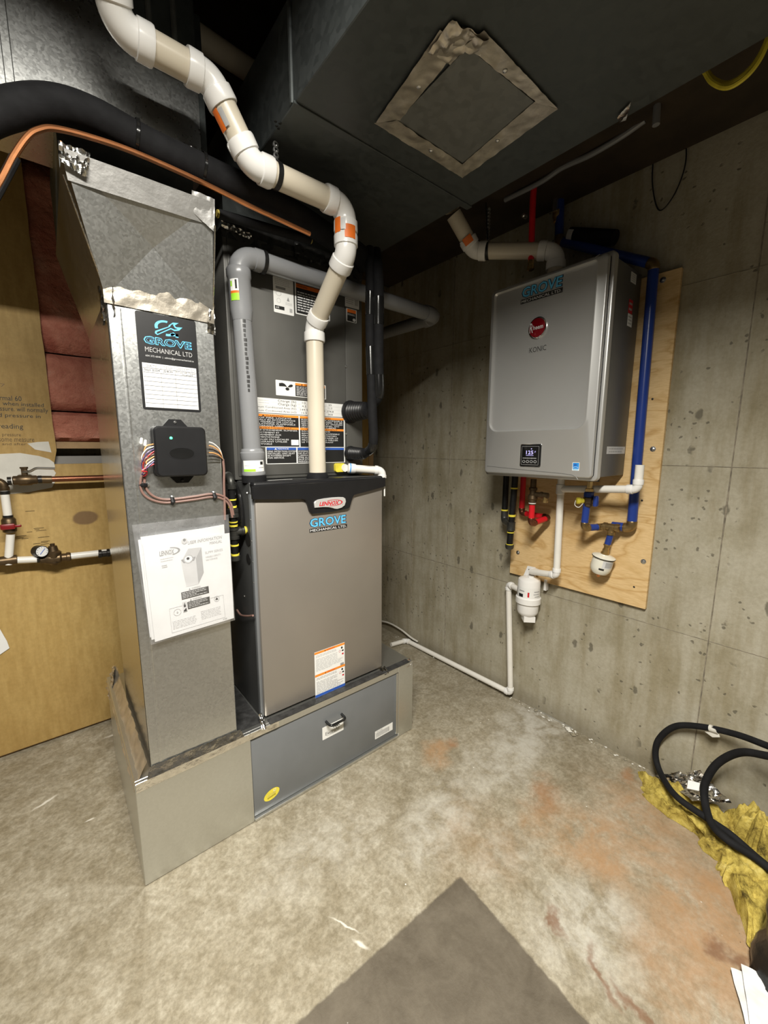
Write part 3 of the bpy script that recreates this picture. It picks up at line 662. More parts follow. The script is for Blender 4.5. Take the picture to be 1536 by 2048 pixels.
cable([at(u, v, y=y1) for u, v in ((286, 946), (281, 965), (285, 985), (300, 998), (325, 1005), (350, 1004), (390, 999), (425, 994), (447, 999), (459, 1012), (465, 1035))], .0032, 'brown cable looping lowest under the control box', ((286, 970, 9, 0), (345, 1003, -1, -9)))
cable([at(u, v, y=y1-.001) for u, v in ((294, 940), (289, 962), (294, 980), (308, 993), (328, 999), (352, 998), (390, 993), (425, 988), (449, 994), (462, 1008), (467, 1030))], .0032, 'brown cable just above the lowest one under the control box', ((429, 994, -2, -9),))
cable([at(u, v, y=.006) for u, v in ((446, 918), (448, 940), (448, 970), (449, 1000), (450, 1040))], .0034, 'brown cable hanging straight down right of the control box')
cable([at(u, v, x=.372) for u, v in ((474, 1220), (482, 1230), (495, 1232), (506, 1231))], .0034, 'short brown cable entering the furnace side below the gas pipe')

# ---- manual in its clear sleeve
yp = -.010
mn = thing('furnace_manual', 'white printed furnace manual hanging on the return duct', 'manual', at(385, 1270, y=yp))
def sheet(px, y, name, m, parent):
    return MB().prism([at(u, v, y=y) for u, v in px], (0, .0012, 0)).build(name, m, parent)
sheet(((276, 1080), (448, 1049), (460, 1236), (300, 1275)), -.003, 'page', M['paper'], mn)
sheet(((281, 1074), (440, 1052), (456, 1238), (303, 1280)), -.006, 'page', M['paper'], mn)
cov = sheet(((285, 1087), (459, 1066), (468, 1236), (310, 1284)), yp, 'cover', M['paper'], mn)
lb = Lab(at(310, 1284, y=yp), at(468, 1236, y=yp), at(285, 1087, y=yp), [], (0, -1, 0)); lb.z = .0006
lb.text('LENNOX', .165, .845, .33, .895, M['ink2'], .02, .03); lb.ring(.27, .875, .135, .042, .82, M['ink2'], 16, -70, 80); lb.words(.17, .78, .32, .825, 2, M['ink3'], .35, 2); lb.words(.175, .72, .24, .755, 2, M['midgrey'], .5, 4)
lb.text('USER INFORMATION', .50, .912, .93, .945, M['ink2'], 0, .02); lb.text('MANUAL', .77, .87, .93, .90, M['ink2'], 0, .02)
lb.text('SLP99 SERIES', .70, .78, .93, .805, M['midgrey']); lb.text('VARIABLE CAPACITY', .70, .735, .90, .755, M['midgrey']); lb.text('GAS FURNACE', .70, .705, .85, .722, M['midgrey'])
lb.poly([(.40, .75), (.58, .755), (.58, .48), (.43, .48)], M['lgrey']); lb.poly([(.58, .755), (.66, .86), (.66, .59), (.58, .48)], M['midgrey']); lb.poly([(.40, .75), (.50, .87), (.66, .86), (.58, .755)], M['ink3']); lb.up()
lb.poly([(.40, .77), (.58, .775), (.555, .735), (.43, .73)], M['ink2']); lb.up(); lb.ell(.49, .765, .055, .04, M['paper']); lb.ring(.49, .765, .06, .045, .8, M['ink3']); lb.up(); lb.ell(.485, .77, .018, .014, M['ink'])
lb.ell(.465, .955, .035, .03, M['lgrey']); lb.ring(.465, .965, .014, .012, .5, M['ink'])
for y_ in (.36, .245):
    x_ = .36 if y_ > .3 else .42
    lb.rect(x_, y_, .70, y_+.075, M['ink']).tri(.465, y_+.093, .022, .02, M['ink2']).text('WARNING', .49, y_+.085, .60, y_+.103, M['midgrey']).up().words(x_+.01, y_+.006, .69, y_+.07, 4, M['paper'], .3, 7)
lb.rect(.36, .225, .41, .335, M['lgrey']).up().poly([(.365, .23), (.405, .23), (.40, .265), (.385, .255), (.37, .245)], M['ink']).poly([(.365, .325), (.375, .29), (.385, .33), (.395, .29), (.408, .325), (.395, .275), (.375, .275)], M['ink'])
for q in ((.20, .045, .88, .048), (.20, .30, .36, .303), (.71, .30, .88, .303), (.20, .045, .203, .30), (.877, .045, .88, .30)): lb.rect(*q, M['ink3'])
lb.ring(.29, .245, .045, .035, .9, M['ink3']); lb.ell(.29, .245, .01, .01, M['ink3']); lb.ring(.79, .275, .035, .03, .9, M['midgrey']); lb.poly([(.77, .265), (.81, .265), (.79, .292)], M['ink'])
lb.words(.22, .075, .52, .165, 6, M['ink3'], .22, 11).words(.57, .09, .84, .19, 7, M['ink3'], .22, 12).text('E48', .85, .02, .90, .035, M['midgrey'])
lb.build('cover_print', cov)
sl = MB()
sp_ = [(264, 1050), (457, 1029), (470, 1240), (302, 1290)]
grid([at(u, v, y=-.014) for u, v in (sp_[3], sp_[2], sp_[1], sp_[0])], 16, 20, .0016, (0, -1, 0), 14, 3, mb=sl)
grid([at(u, v, y=.006) for u, v in (sp_[3], sp_[2], sp_[1], sp_[0])], 2, 2, .0003, (0, -1, 0), 14, 4, mb=sl)
for i, j in ((3, 2), (3, 0), (2, 1)):
    p, q = sp_[i], sp_[j]; sl.add([at(*p, y=-.014), at(*q, y=-.014), at(*q, y=.006), at(*p, y=.006)], [[0, 1, 2, 3]])
o = sl.build('document_sleeve', M['clear'], sharp=50); tag(o, 'clear plastic sleeve holding the manual on the return duct', 'plastic sleeve')
# ================================================================== FURNACE
FX0, FX1, FY, FZ = .386, .919, .033, 1.151
fur = thing('furnace', 'upright gas furnace with taupe front panel and black top trim', 'furnace', (.652, .38, BH+.004))
bodyf = MB().box((FX0+.002, FY+.022, BH+.004), (FX1-.004, .72, FZ+.008), 0, .004).build('cabinet', M['furn'], fur)
pa = at(508, 996, y=FY); pb = at(767, 972, y=FY)
pnl = MB().box((FX0+.010, FY, BH+.010), (FX1, FY+.022, FZ-.012), 0, .006).build('front_panel', M['panel'], fur)
MB().box((FX0, FY+.010, BH+.006), (FX0+.0105, FY+.03, FZ-.03), 0, .002).build('panel_edge', M['door'], fur)
yt = FY-.001
tp = [(503, 998), (560, 998), (600, 997), (608, 1000), (613, 1008), (617, 1022), (621, 1027), (660, 1023), (693, 1017), (697, 1014), (702, 996), (706, 989), (740, 980), (768, 972), (768, 955), (660, 962), (560, 969), (501, 973)]
P = [at(u, v, y=yt) for u, v in tp]
trim = MB().prism(P, (0, -.013, 0), 0, .004).build('top_trim', M['blk'], fur)
MB().box((FX0+.004, FY-.008, FZ-.01), (FX1-.002, FY+.05, FZ+.010), 0, .008, 3).build('trim_cap', M['blk'], trim)
S = lambda cx, cy: (600+cx/12.8, 980+cy/12.8)
yb_ = yt-.0135
bp = [S(*q) for q in ((350, 330), (375, 285), (450, 245), (600, 215), (800, 190), (980, 178), (1090, 180), (1145, 215), (1160, 290), (1130, 390), (1050, 450), (940, 485), (870, 480), (790, 455), (700, 440), (560, 435), (365, 450))]
bad = MB().prism([at(u, v, y=yb_) for u, v in bp], (0, -.006, 0), 0, .002).build('badge', M['silver'], trim)
yb2 = yb_-.0062
q0, q1, q2 = at(*S(490, 415), y=yb2), at(*S(985, 370), y=yb2), at(*S(490, 300), y=yb2)
lb = Lab(q0, q1, q2, [], (0, -1, 0)); lb.z = .0004; lb.text('LENNOX', 0, 0, 1, .92, M['red'], .035, .05); lb.ring(.72, .5, .5, .72, .86, M['red'], 26, -115, 130); lb.ell(1.22, .0, .02, .05, M['red'])
lb.build('badge_lettering', bad)
def grove(bl, br, tl, nrm, name, parent, dark=False):
    lb = Lab(bl, br, tl, [], nrm); lb.z = .0003
    lb.text('GROVE', .0, .33, .985, .99, M['blue_d'], .055).up().text('GROVE', .022, .365, .963, .955, M['blue_l'], .012)
    lb.rect(0, 0, 1, .27, M['ink']).up().text('MECHANICAL LTD.', .02, .05, .98, .22, M['lgrey'], .01)
    return lb.build(name, parent, 'blue and black contractor sticker')
a, c, d = at(619, 1067, y=FY), at(694, 1054, y=FY), at(619, 1034, y=FY); zc = (a.z+c.z)/2
grove(V((a.x, FY, zc)), V((c.x, FY, zc)), V((a.x, FY, zc+.052)), (0, -1, 0), 'contractor_sticker', pnl)
a, c, d = at(631, 1400, y=FY), at(690, 1372, y=FY), at(628, 1307, y=FY); zc = (a.z+c.z)/2; hh = (d.z-a.z)
lb = Lab(V((a.x, FY, zc)), V((c.x, FY, zc)), V((a.x, FY, zc+hh)), [], (0, -1, 0)).plate(M['white'], .0004)
lb.rect(0, 0, 1, .085, M['blue_n'])
for y_ in (.95, .475):
    lb.rect(0, y_, 1, y_+.045, M['orangel']).up().tri(.34, y_+.022, .035, .03, M['ink']).text('WARNING' if y_ > .6 else 'AVERTISSEMENT', .39, y_+.008, .66, y_+.037, M['red'])
    lb.words(.04, y_-.075, .72, y_-.02, 2, M['ink3'], .5, 5).words(.04, y_-.37 if y_ > .6 else .10, .93, y_-.10, 11, M['ink3'], .42, int(y_*100))
    lb.up().rect(.74, y_-.26, .96, y_-.02, M['white']).up()
    lb.ell(.90, y_-.045, .03, .025, M['ink']).ell(.93, y_-.11, .035, .018, M['ink']).ring(.83, y_-.11, .035, .025, .75, M['red']).rect(.90, y_-.20, .96, y_-.165, M['red'])
lb.rect(.84, .53, .96, .575, M['ink2']); lb.build('warning_label', pnl, 'white label with orange and blue bands near the panel foot')
# holes and screws in the furnace side (left)
for u, v, s in ((496, 1078, 0.024), (497, 1118, .018)):
    p = at(u, v, x=FX0+.001); MB().lathe(p, (-1, 0, 0), [(s, 0), (s, .001), (s*.9, .0012)], 20).build('knockout', M['ink'], bodyf)
for u, v in ((494, 986), (489, 1192)):
    p = at(u, v, x=FX0+.002); MB().lathe(p, (-1, 0, 0), [(.004, 0), (.003, .002), (.001, .003)], 8).build('screw', M['steel'], bodyf)
for z in (1.04, .97, .90, .83): MB().lathe((FX0+.0005, FY+.018, z), (-1, 0, 0), [(.003, 0), (.002, .0015)], 8).build('screw', M['steel'], bodyf)
lb = Lab((.470, .045, FZ+.0185), (.545, .045, FZ+.0185), (.470, .07, FZ+.0185), [], (0, 0, 1)); lb.o = V((.47, .062, FZ+.0083)); lb.ux = V((.09, 0, 0)); lb.uy = V((0, .04, 0)); lb.n = V((0, 0, 1)); lb.plate(M['white'], .0004).words(.1, .2, .9, .8, 3, M['ink3'], .4, 2); lb.build('top_label', bodyf)

# ================================================================== COIL CABINET
CY, CX0, CX1, CZ0, CZ1 = .155, .380, .912, FZ+.010, 1.945
coil = thing('coil_cabinet', 'dark grey evaporator coil cabinet stacked on the furnace', 'coil cabinet', (.646, .43, CZ0))
MB().box((CX0, CY, CZ0), (CX1, .70, CZ1), 0, .004).build('cabinet', M['coil'], coil)
xs = at(691, 740, y=CY).x
acc = MB().box((CX0+.012, CY-.004, CZ0+.012), (xs-.002, CY+.004, CZ1-.01), 0, .003).build('access_panel', M['coil'], coil)
sid = MB().box((xs, CY-.003, CZ0+.012), (CX1-.002, CY+.004, CZ1-.01), 0, .003).build('side_panel', M['coil'], coil)
for u, v in ((692, 733), (692, 868)):
    MB().lathe(at(u, v, y=CY-.003), (0, -1, 0), [(.005, 0), (.004, .002), (.001, .003)], 8).build('screw', M['steel'], sid)
cy = CY-.0042
def cl(px, mats_plate, r=0):
    a, c, d = [at(u, v, y=cy) for u, v in px]; w = c.x-a.x; z = (a.z+c.z)/2
    return Lab(V((a.x, cy, z)), V((c.x, cy, z)), V((a.x, cy, z+(d.z-a.z))), [], (0, -1, 0)).plate(mats_plate, .0004, r)
WHT, INK = M['white'], M['ink']
lb = cl(((548, 624), (588, 632), (545, 552)), WHT, .003)
lb.words(.08, .78, .85, .97, 4, M['ink3'], .4, 3).rect(.12, .68, .6, .75, M['ink2']).ring(.25, .55, .14, .07, .8, M['ink3']).ring(.25, .35, .1, .07, .8, M['ink3']).tri(.72, .45, .14, .12, M['ink2']).rect(.05, .10, .52, .20, INK).up().text('aHR', .09, .125, .26, .175, WHT).rect(.78, .08, .92, .19, M['midgrey']).words(.58, .27, .93, .35, 3, M['ink3'], .4, 9)
lb.build('rating_label', acc, 'white rating label at the top of the coil cabinet')
lb = cl(((591, 625), (660, 645), (588, 548)), WHT, .003); lb.rect(.03, .03, .97, .97, INK).up().rect(.03, .70, .97, .80, M['orange']).up().text('WARNING', .06, .72, .34, .78, INK).words(.06, .08, .94, .62, 8, M['lgrey'], .45, 8).words(.06, .84, .94, .95, 2, M['midgrey'], .4, 2)
lb.build('warning_label', acc)
lb = cl(((690, 613), (718, 619), (688, 562)), M['lgrey'], .002); lb.tri(.16, .62, .12, .25, INK).words(.3, .4, .9, .85, 4, M['ink2'], .4, 5).rect(.68, .12, .93, .42, M['midgrey']).words(.08, .12, .6, .35, 3, M['ink2'], .4, 6); lb.build('hazard_label', sid)
lb = cl(((693, 642), (713, 647), (691, 615)), WHT, .002); lb.rect(.06, .04, .94, .96, INK).up().rect(.06, .70, .94, .94, M['orange']).words(.12, .48, .88, .64, 2, M['lgrey'], .4, 7).ell(.75, .2, .15, .12, M['lgrey']); lb.build('hazard_label', sid)
lb = cl(((552, 788), (652, 801), (550, 757)), WHT, .002)
lb.rect(.37, .05, .98, .93, INK).up().rect(.37, .78, .98, .93, M['orangel']).up().tri(.50, .85, .04, .09, INK).text('CAUTION', .55, .80, .82, .90, INK).words(.39, .10, .96, .74, 8, M['lgrey'], .4, 4)
lb.poly([(.06, .80), (.12, .84), (.16, .80), (.19, .70), (.21, .60), (.16, .62), (.06, .60)], INK).poly([(.22, .60), (.26, .76), (.30, .80), (.325, .74), (.31, .64), (.26, .59)], INK).ell(.215, .47, .037, .10, INK)
lb.build('fan_label', acc, 'white label with black fan symbol')
lb = cl(((495, 820), (690, 838), (493, 789)), WHT)
lb.text('Charge (lb)', .28, .76, .46, .96, INK).text('Charge (kg)', .28, .53, .46, .73, INK).text('Minimum Conditioned Area (ft2)', .03, .30, .46, .46, INK).text('Minimum Conditioned Area (m2)', .03, .06, .46, .22, INK)
for k, (t1, t2, t3, t4) in enumerate((('10', '4.5', '149.9', '13.9'), ('15', '6.8', '224.9', '20.9'), ('20', '9.1', '299.9', '27.9'), ('25', '11.3', '374.8', '34.8'))):
    x = .50+k*.095
    for t, y, w in ((t1, .80, .035), (t2, .56, .045), (t3, .31, .078), (t4, .08, .055)): lb.text(t, x+.04-w/2, y, x+.04+w/2, y+.13, INK)
    lb.rect(x-.012, .02, x-.010, .98, M['ink3'])
for y in (.02, .25, .5, .74): lb.rect(.0 if y < .7 else .22, y, 1, y+.012, M['ink3'])
lb.words(.10, .58, .2, .92, 2, M['ink3'], .25, 3); lb.rect(.0, .55, .025, .9, M['ink2']); lb.build('charge_table_label', acc, 'white refrigerant charge table label')
lb = cl(((497, 891), (690, 897), (495, 822)), WHT)
L1 = ['RISK OF FIRE. LOCATE', 'PROPERLY IN ACCORDANCE', 'WITH FEDERAL OR LOCAL', 'REGULATIONS. FLAMMABLE', 'REFRIGERANT USED']; L2 = ['RISQUE D\'INCENDIE. ELIMINER', 'CORRECTEMENT ET', 'CONFORMEMENT AUX', 'REGLEMENTATIONS', 'FEDERALES OU LOCALES', 'REFRIGERANT UTILISE', 'INFLAMMABLE']
R1_ = ['RISK OF FIRE. FLAMMABLE', 'REFRIGERANT USED. TO BE', 'REPAIRED ONLY BY TRAINED', 'SERVICE PERSONNEL. DO', 'NOT PUNCTURE TUBING']; R2_ = ['RISQUE D\'INCENDIE', 'REFRIGERANT INFLAMMABLE', 'PERSONNEL D\'ENTRETIEN', 'FORME. PEUT REPARER CE', 'PRODUIT. NE PAS PERCER', 'LE TUBE REFRIGERANT']
for x0, x1, A_, B_ in ((.0, .485, L1, L2), (.497, .985, R1_, R2_)):
    lb.rect(x0, .015, x1, .985, INK).up().rect(x0, .915, x1, .985, M['orangel']).rect(x0, .545, x1, .615, M['orangel']).up()
    mx = (x0+x1)/2; lb.tri(mx-.10, .945, .025, .045, INK).text('WARNING', mx-.08, .925, mx+.09, .972, INK).tri(mx-.16, .575, .025, .045, INK).text('AVERTISSEMENT', mx-.14, .555, mx+.17, .602, INK)
    for k, t in enumerate(A_): lb.text(t, x0+.015, .855-k*.06, x0+.015+(x1-x0-.03)*min(1, len(t)/23), .898-k*.06, M['lgrey'], .012)
    for k, t in enumerate(B_): lb.text(t, x0+.015, .485-k*.069, x0+.015+(x1-x0-.03)*min(1, len(t)/25), .53-k*.069, M['lgrey'], .012)
lb.rect(.402, .06, .478, .23, WHT); lb.build('warning_label', acc, 'black bilingual warning label with orange bands')
lb = cl(((532, 926), (690, 927), (531, 891)), WHT, .002)
for x0, x1, hd, A_ in ((.012, .355, 'NOTICE', ['LEAK DETECTION SYSTEM', 'INSTALLED. UNIT MUST', 'BE POWERED EXCEPT', 'FOR SERVICE.']), (.37, .985, 'AVIS', ['SYSTEME DE DETECTION', 'DE FUITE INSTALLE.', 'L\'APPAREIL DOIT', 'ETRE ALIMENTE', 'SAUF POUR LA', 'MAINTENANCE'])):
    lb.rect(x0, .04, x1, .96, INK).up().rect(x0, .82, x1, .96, M['blue_n']).up(); mx = (x0+x1)/2
    lb.tri(mx-.07, .885, .03, .09, WHT).text(hd, mx-.045, .845, mx+(.08 if len(hd) > 4 else .03), .93, WHT)
    for k, t in enumerate(A_): lb.text(t, x0+.008, .69-k*.125, x0+.008+(x1-x0)*.97*min(1, len(t)/21)*(.62 if x0 > .2 else 1), .785-k*.125, M['lgrey'], .012)
lb.build('notice_label', acc, 'black notice label with blue band')
lb_s = cl(((523, 815), (530, 815), (523, 805)), WHT)
del lb_s

# ================================================================== SUPPLY PLENUM AND TRUNK
TZ2 = 2.06
tr = thing('supply_duct', 'large dull grey supply trunk duct hanging over the furnace', 'duct', (.72, -.5, 1.945))
k0, k1 = at(582, 215, z=TZ2), at(942, 412, z=TZ2); ty = (k0.y+k1.y)/2; X0, X1 = k0.x, k1.x
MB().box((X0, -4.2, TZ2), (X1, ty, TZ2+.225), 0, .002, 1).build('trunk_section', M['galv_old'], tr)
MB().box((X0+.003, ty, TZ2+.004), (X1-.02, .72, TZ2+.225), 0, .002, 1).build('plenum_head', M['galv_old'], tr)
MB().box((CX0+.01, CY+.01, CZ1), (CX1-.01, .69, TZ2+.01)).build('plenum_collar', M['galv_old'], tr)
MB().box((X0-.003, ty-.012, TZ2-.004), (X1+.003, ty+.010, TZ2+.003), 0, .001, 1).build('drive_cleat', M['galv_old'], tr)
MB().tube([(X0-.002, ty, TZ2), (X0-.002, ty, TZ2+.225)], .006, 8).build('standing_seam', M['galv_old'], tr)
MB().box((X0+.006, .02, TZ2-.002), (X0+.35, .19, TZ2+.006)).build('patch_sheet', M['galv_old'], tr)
for u, v in ((551, 243), (553, 252), (557, 257), (560, 247)): MB().lathe(at(u, v, z=TZ2+.003), (0, 0, -1), [(.004, 0), (.003, .001)], 8).build('screw', M['iron'], tr)
# taped access panel on the trunk's underside
z_ = TZ2-.002
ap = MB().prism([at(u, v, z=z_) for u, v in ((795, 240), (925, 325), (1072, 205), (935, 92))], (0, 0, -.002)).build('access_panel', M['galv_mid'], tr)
def tape4(px, sd, amp=.003, name='foil_tape', m='tape_tan', n=(40, 6)): grid([at(u, v, z=z_-.0035) for u, v in px], n[0], n[1], amp, (0, 0, -1), 25, sd, fold=True).build(name, M[m], tr, sharp=25)
tape4(((748, 246), (925, 356), (925, 328), (793, 240)), 51); tape4(((925, 356), (1116, 218), (1070, 203), (925, 328)), 52)
tape4(((1116, 218), (968, 60), (930, 90), (1075, 206)), 53); tape4(((752, 244), (880, 60), (922, 90), (800, 240)), 54)
tape4(((855, 98), (905, 40), (962, 70), (900, 130)), 55, .011, n=(22, 14)); tape4(((905, 92), (925, 55), (985, 80), (960, 112)), 56, .009, n=(18, 10))
for u, v in ((838, 172), (862, 300), (995, 280), (1010, 140)): MB().lathe(at(u, v, z=z_-.003), (0, 0, -1), [(.006, 0), (.005, .003), (.002, .005)], 8).build('screw', M['steel'], tr)
tape4(((1235, 232), (1262, 205), (1252, 240), (1240, 246)), 57, .005, n=(8, 8), m='foil')
# black tape where the coil cabinet meets the plenum
foil([(CX0-.002, CY-.003, CZ1-.035), (CX1, CY-.003, CZ1-.035), (CX1, CY-.003, CZ1+.025), (CX0-.002, CY-.003, CZ1+.025)], 90, 9, .006, (0, -1, 0), 61, tr, 'tape_blk', sc=22)
foil([(CX0-.004, CY-.010, CZ1-.012), (CX0+.09, CY-.010, CZ1-.022), (CX0+.09, CY-.010, CZ1-.004), (CX0-.004, CY-.010, CZ1+.006)], 24, 6, .006, (0, -1, 0), 62, tr, sc=60)
foil([(.62, CY-.012, CZ1-.03), (.80, CY-.012, CZ1-.03), (.80, CY-.012, CZ1+.010), (.62, CY-.012, CZ1+.018)], 30, 8, .010, (0, -1, 0), 63, tr, 'tape_blk', sc=30)

# ---- return trunk at the top left
rt = thing('return_main_duct', 'bright galvanised return duct crossing the upper left', 'duct', (-.6, .35, 2.02))
ry = .045; rz = at(200, 255, y=ry).z; rx = at(412, 300, y=ry).x
MB().box((-2.6, ry, rz), (rx, .30, 2.37), 0, .002, 1).build('trunk_section', M['galv'], rt)
xs_ = at(20, 120, y=ry).x
MB().box((xs_-.012, ry-.004, rz-.002), (xs_+.004, ry+.002, 2.37), 0, .0015, 1).build('drive_cleat', M['galv'], rt)
MB().box((rx-.012, ry-.003, rz-.002), (rx+.003, ry+.004, 2.37), 0, .001, 1).build('end_flange', M['galv_old'], rt)
for u, v in ((383, 295),): MB().lathe(at(u, v, y=ry-.001), (0, -1, 0), [(.006, 0), (.005, .003), (.001, .005)], 8).build('screw', M['steel'], rt)
# dark branch duct crossing above the pipes
bd = thing('branch_duct', 'dark branch duct between the two trunks high at the top', 'duct', (.3, .2, 2.2))
bxa, bxb = at(255, 20, y=-.03).x, at(394, 120, y=-.03).x; bza = at(300, 70, y=-.03).z
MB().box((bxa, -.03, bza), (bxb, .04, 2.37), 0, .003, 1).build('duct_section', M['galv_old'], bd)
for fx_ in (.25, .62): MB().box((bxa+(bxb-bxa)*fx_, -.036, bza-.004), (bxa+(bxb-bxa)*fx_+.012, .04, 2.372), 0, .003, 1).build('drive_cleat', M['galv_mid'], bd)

# ================================================================== VENT PIPES OF THE FURNACE
def wrap(c, ax, r, a0, a1, h0, h1, m, parent, name='pipe_sticker', n=10):
    """thin sticker bent round a pipe; angle 0 faces the viewer"""
    c, ax = V(c), V(ax).normalized(); f = (CAM-c); f = (f-ax*f.dot(ax)).normalized(); s = ax.cross(f)
    L = [[c+ax*h+(f*math.cos(math.radians(a0+(a1-a0)*k/n))+s*math.sin(math.radians(a0+(a1-a0)*k/n)))*r for k in range(n+1)] for h in (h0, h1)]
    return MB().loft(L, 0, closed=False).build(name, m, parent)
py_ = .088
vp = thing('furnace_vent_pipe', 'cream and white plastic vent pipe rising from the furnace and running left', 'pipe', at(634, 952, y=py_))
px_ = at(633, 850, y=py_).x; r0 = .0302
zA = at(634, 948, y=py_).z; zB = at(633, 655, y=py_).z; q = at(692, 500, x=px_); yr = q.y
zC = q.z-.01; zR = (at(545, 352, y=yr).z+at(650, 392, y=yr).z)/2; xe = at(500, 330, y=yr).x-.008; xf = at(432, 200, y=yr).x
zT = (at(380, 131, y=yr).z+at(270, 80, y=yr).z)/2; xg = at(232, 40, y=yr).x
path = [V((px_, py_, FZ+.012)), V((px_, py_, zB)), V((px_, yr, zC)), V((px_, yr, zR)), V((xe+.012, yr, zR)), V((xf-.01, yr, zT)), V((xg, yr, zT)), V((xg-.03, yr-.10, zT+.13))]
lens, els = pipe_run(vp, path, r0, M['pvc'], M['pvcw'], R=.042, hub=.030)
MB().lathe((px_, py_, FZ+.006), (0, 0, 1), [(.040, 0), (.040, .010), (.034, .022), (.031, .024)], 22).build('rubber_collar', M['rubber'], vp)
d_ = (path[4]-path[5]).normalized()
wrap(path[2]+V((0, 0, .05)), (0, 0, 1), r0*1.21, -5, 50, -.020, .016, M['orange'], els[1])
wrap(path[3]+V((0, 0, -.062)), (0, 0, 1), r0*1.21, -60, -25, -.020, .02, M['orange'], els[2]); wrap(path[3]+V((0, 0, -.062)), (0, 0, 1), r0*1.21, -24, 0, -.015, .016, M['lgrey'], els[2])
mid_ = path[4].lerp(path[5], .55); wrap(mid_, -d_, r0*1.14, -60, -30, -.022, .020, M['orange'], els[4]); wrap(mid_, -d_, r0*1.14, -29, -8, -.018, .016, M['midgrey'], els[4])
# perforated strap
def strap(name, label, p_top, c, ax, r, m='iron'):
    t = thing(name, label, 'pipe hanger', c, 'perforated pipe hangers'); c, ax = V(c), V(ax).normalized(); p_top = V(p_top)
    up = V((0, 0, 1)); s = ax.cross(up).normalized()
    b = MB(); b.tube([p_top, c+up*(r+.006)], .0028, 6); L = []
    for k in range(25):
        a = 2*math.pi*k/24; d = up*math.cos(a)+s*math.sin(a); L.append([c+d*(r+.0008)-ax*.0065, c+d*(r+.0022)-ax*.0065, c+d*(r+.0022)+ax*.0065, c+d*(r+.0008)+ax*.0065])
    b.loft(L, 0); b.build('band', M[m], t)
    n = max(2, int((p_top-(c+up*r)).length/.013))
    for k in range(n):
        p = c+up*(r+.004+.013*k); MB().lathe(p-s*.0025, s, [(.0075, 0), (.0075, .005), (.004, .0055), (.004, -.0005)], 12).build('strap_link', M['steel'], t)
    return t
hc = V((at(553, 352, y=yr).x, yr, zR)); strap('pipe_hanger', 'perforated strap holding the cream vent pipe to the trunk', (hc.x, hc.y+.005, TZ2), hc, (1, 0, 0), r0)
# second cream pipe in the dark behind
q0, q1 = at(400, 65, y=-.02), at(520, 135, y=-.02); zz = 2.18
q0, q1 = at(380, 62, y=.16), at(515, 152, y=.16)
iv = thing('intake_pipe', 'dim cream pipe length in the shadow behind the upper vent pipe', 'pipe', q1)
MB().tube([q0+(q0-q1)*.1, q1], .030, 18).build('pipe_length', M['pvc'], iv); MB().tube([q0+(q0-q1)*.1, q0], .035, 18).build('coupling', M['pvcw'], iv)
# grey vent
gv = thing('grey_vent_pipe', 'grey plastic vent pipe rising from the furnace and turning right', 'pipe', at(508, 960, y=py_))
gx = at(494, 760, y=py_).x; gzt = at(530, 525, y=py_).z; g1 = at(505, 950, y=py_)
gx0 = at(508, 950, y=py_).x; gtop = V((at(478, 530, y=py_).x-.004, py_, gzt))
gpath = [V((gx0, py_, FZ+.03)), gtop, V((1.30, py_+.03, gzt+.005)), V((1.32, py_+.45, gzt+.02))]
lens, els = pipe_run(gv, gpath, .0285, M['pvcg'], M['pvcg'], R=.05, hub=.035, hr=1.14)
dg_ = (gpath[1]-gpath[0]).normalized()
MB().lathe(gtop-dg_*.17, dg_, [(.029, -.02), (.0335, .01), (.0335, .10), (.036, .105), (.036, .125), (.033, .13)], 20).build('socket', M['pvcg'], gv)
MB().lathe(gpath[0]-V((0, 0, .024)), (0, 0, 1), [(.039, 0), (.039, .022), (.036, .024)], 22).build('rubber_collar', M['rubber'], gv)
cp = MB().lathe(gpath[0], dg_, [(.037, 0), (.038, .006), (.0365, .01), (.0365, .05), (.0385, .054), (.0385, .072), (.035, .076), (.0345, .082), (.032, .085)], 24).build('coupling', M['pvcg'], gv)
wrap(gpath[0], dg_, .0372, -52, 60, .012, .048, M['white'], cp); wrap(gpath[0], dg_, .0375, -52, 10, .013, .021, M['green_l'], cp); wrap(gpath[0], dg_, .0375, 35, 52, .034, .044, M['ink'], cp); wrap(gpath[0], dg_, .0375, 25, 55, .024, .026, M['ink2'], cp); wrap(gpath[0], dg_, .0375, -45, 0, .032, .0335, M['ink3'], cp)
sk = gtop-dg_*.115; s_ = lens[0]
wrap(sk, dg_, .0341, -50, -5, -.024, .036, M['white'], s_); wrap(sk, dg_, .0344, -50, -5, -.024, -.004, M['green_l'], s_); wrap(sk, dg_, .0344, -50, -5, -.004, .003, M['orange'], s_); wrap(sk, dg_, .0344, -22, -12, .008, .033, M['ink'], s_); wrap(sk, dg_, .0344, -48, -38, .015, .030, M['green_l'], s_)
for k in range(16): wrap(gpath[0]+dg_*(.26+.0135*k), dg_, .0288, 2-(k % 3), 14+(k % 4)*2, 0, .0095, M['ink'], s_, 'pipe_print')
cl_ = gpath[1]+V((.075, .002, 0)); MB().lathe(cl_, (1, 0, 0), [(.0345, 0), (.0345, .012)], 22, caps=False).build('clamp_band', M['iron'], gv)

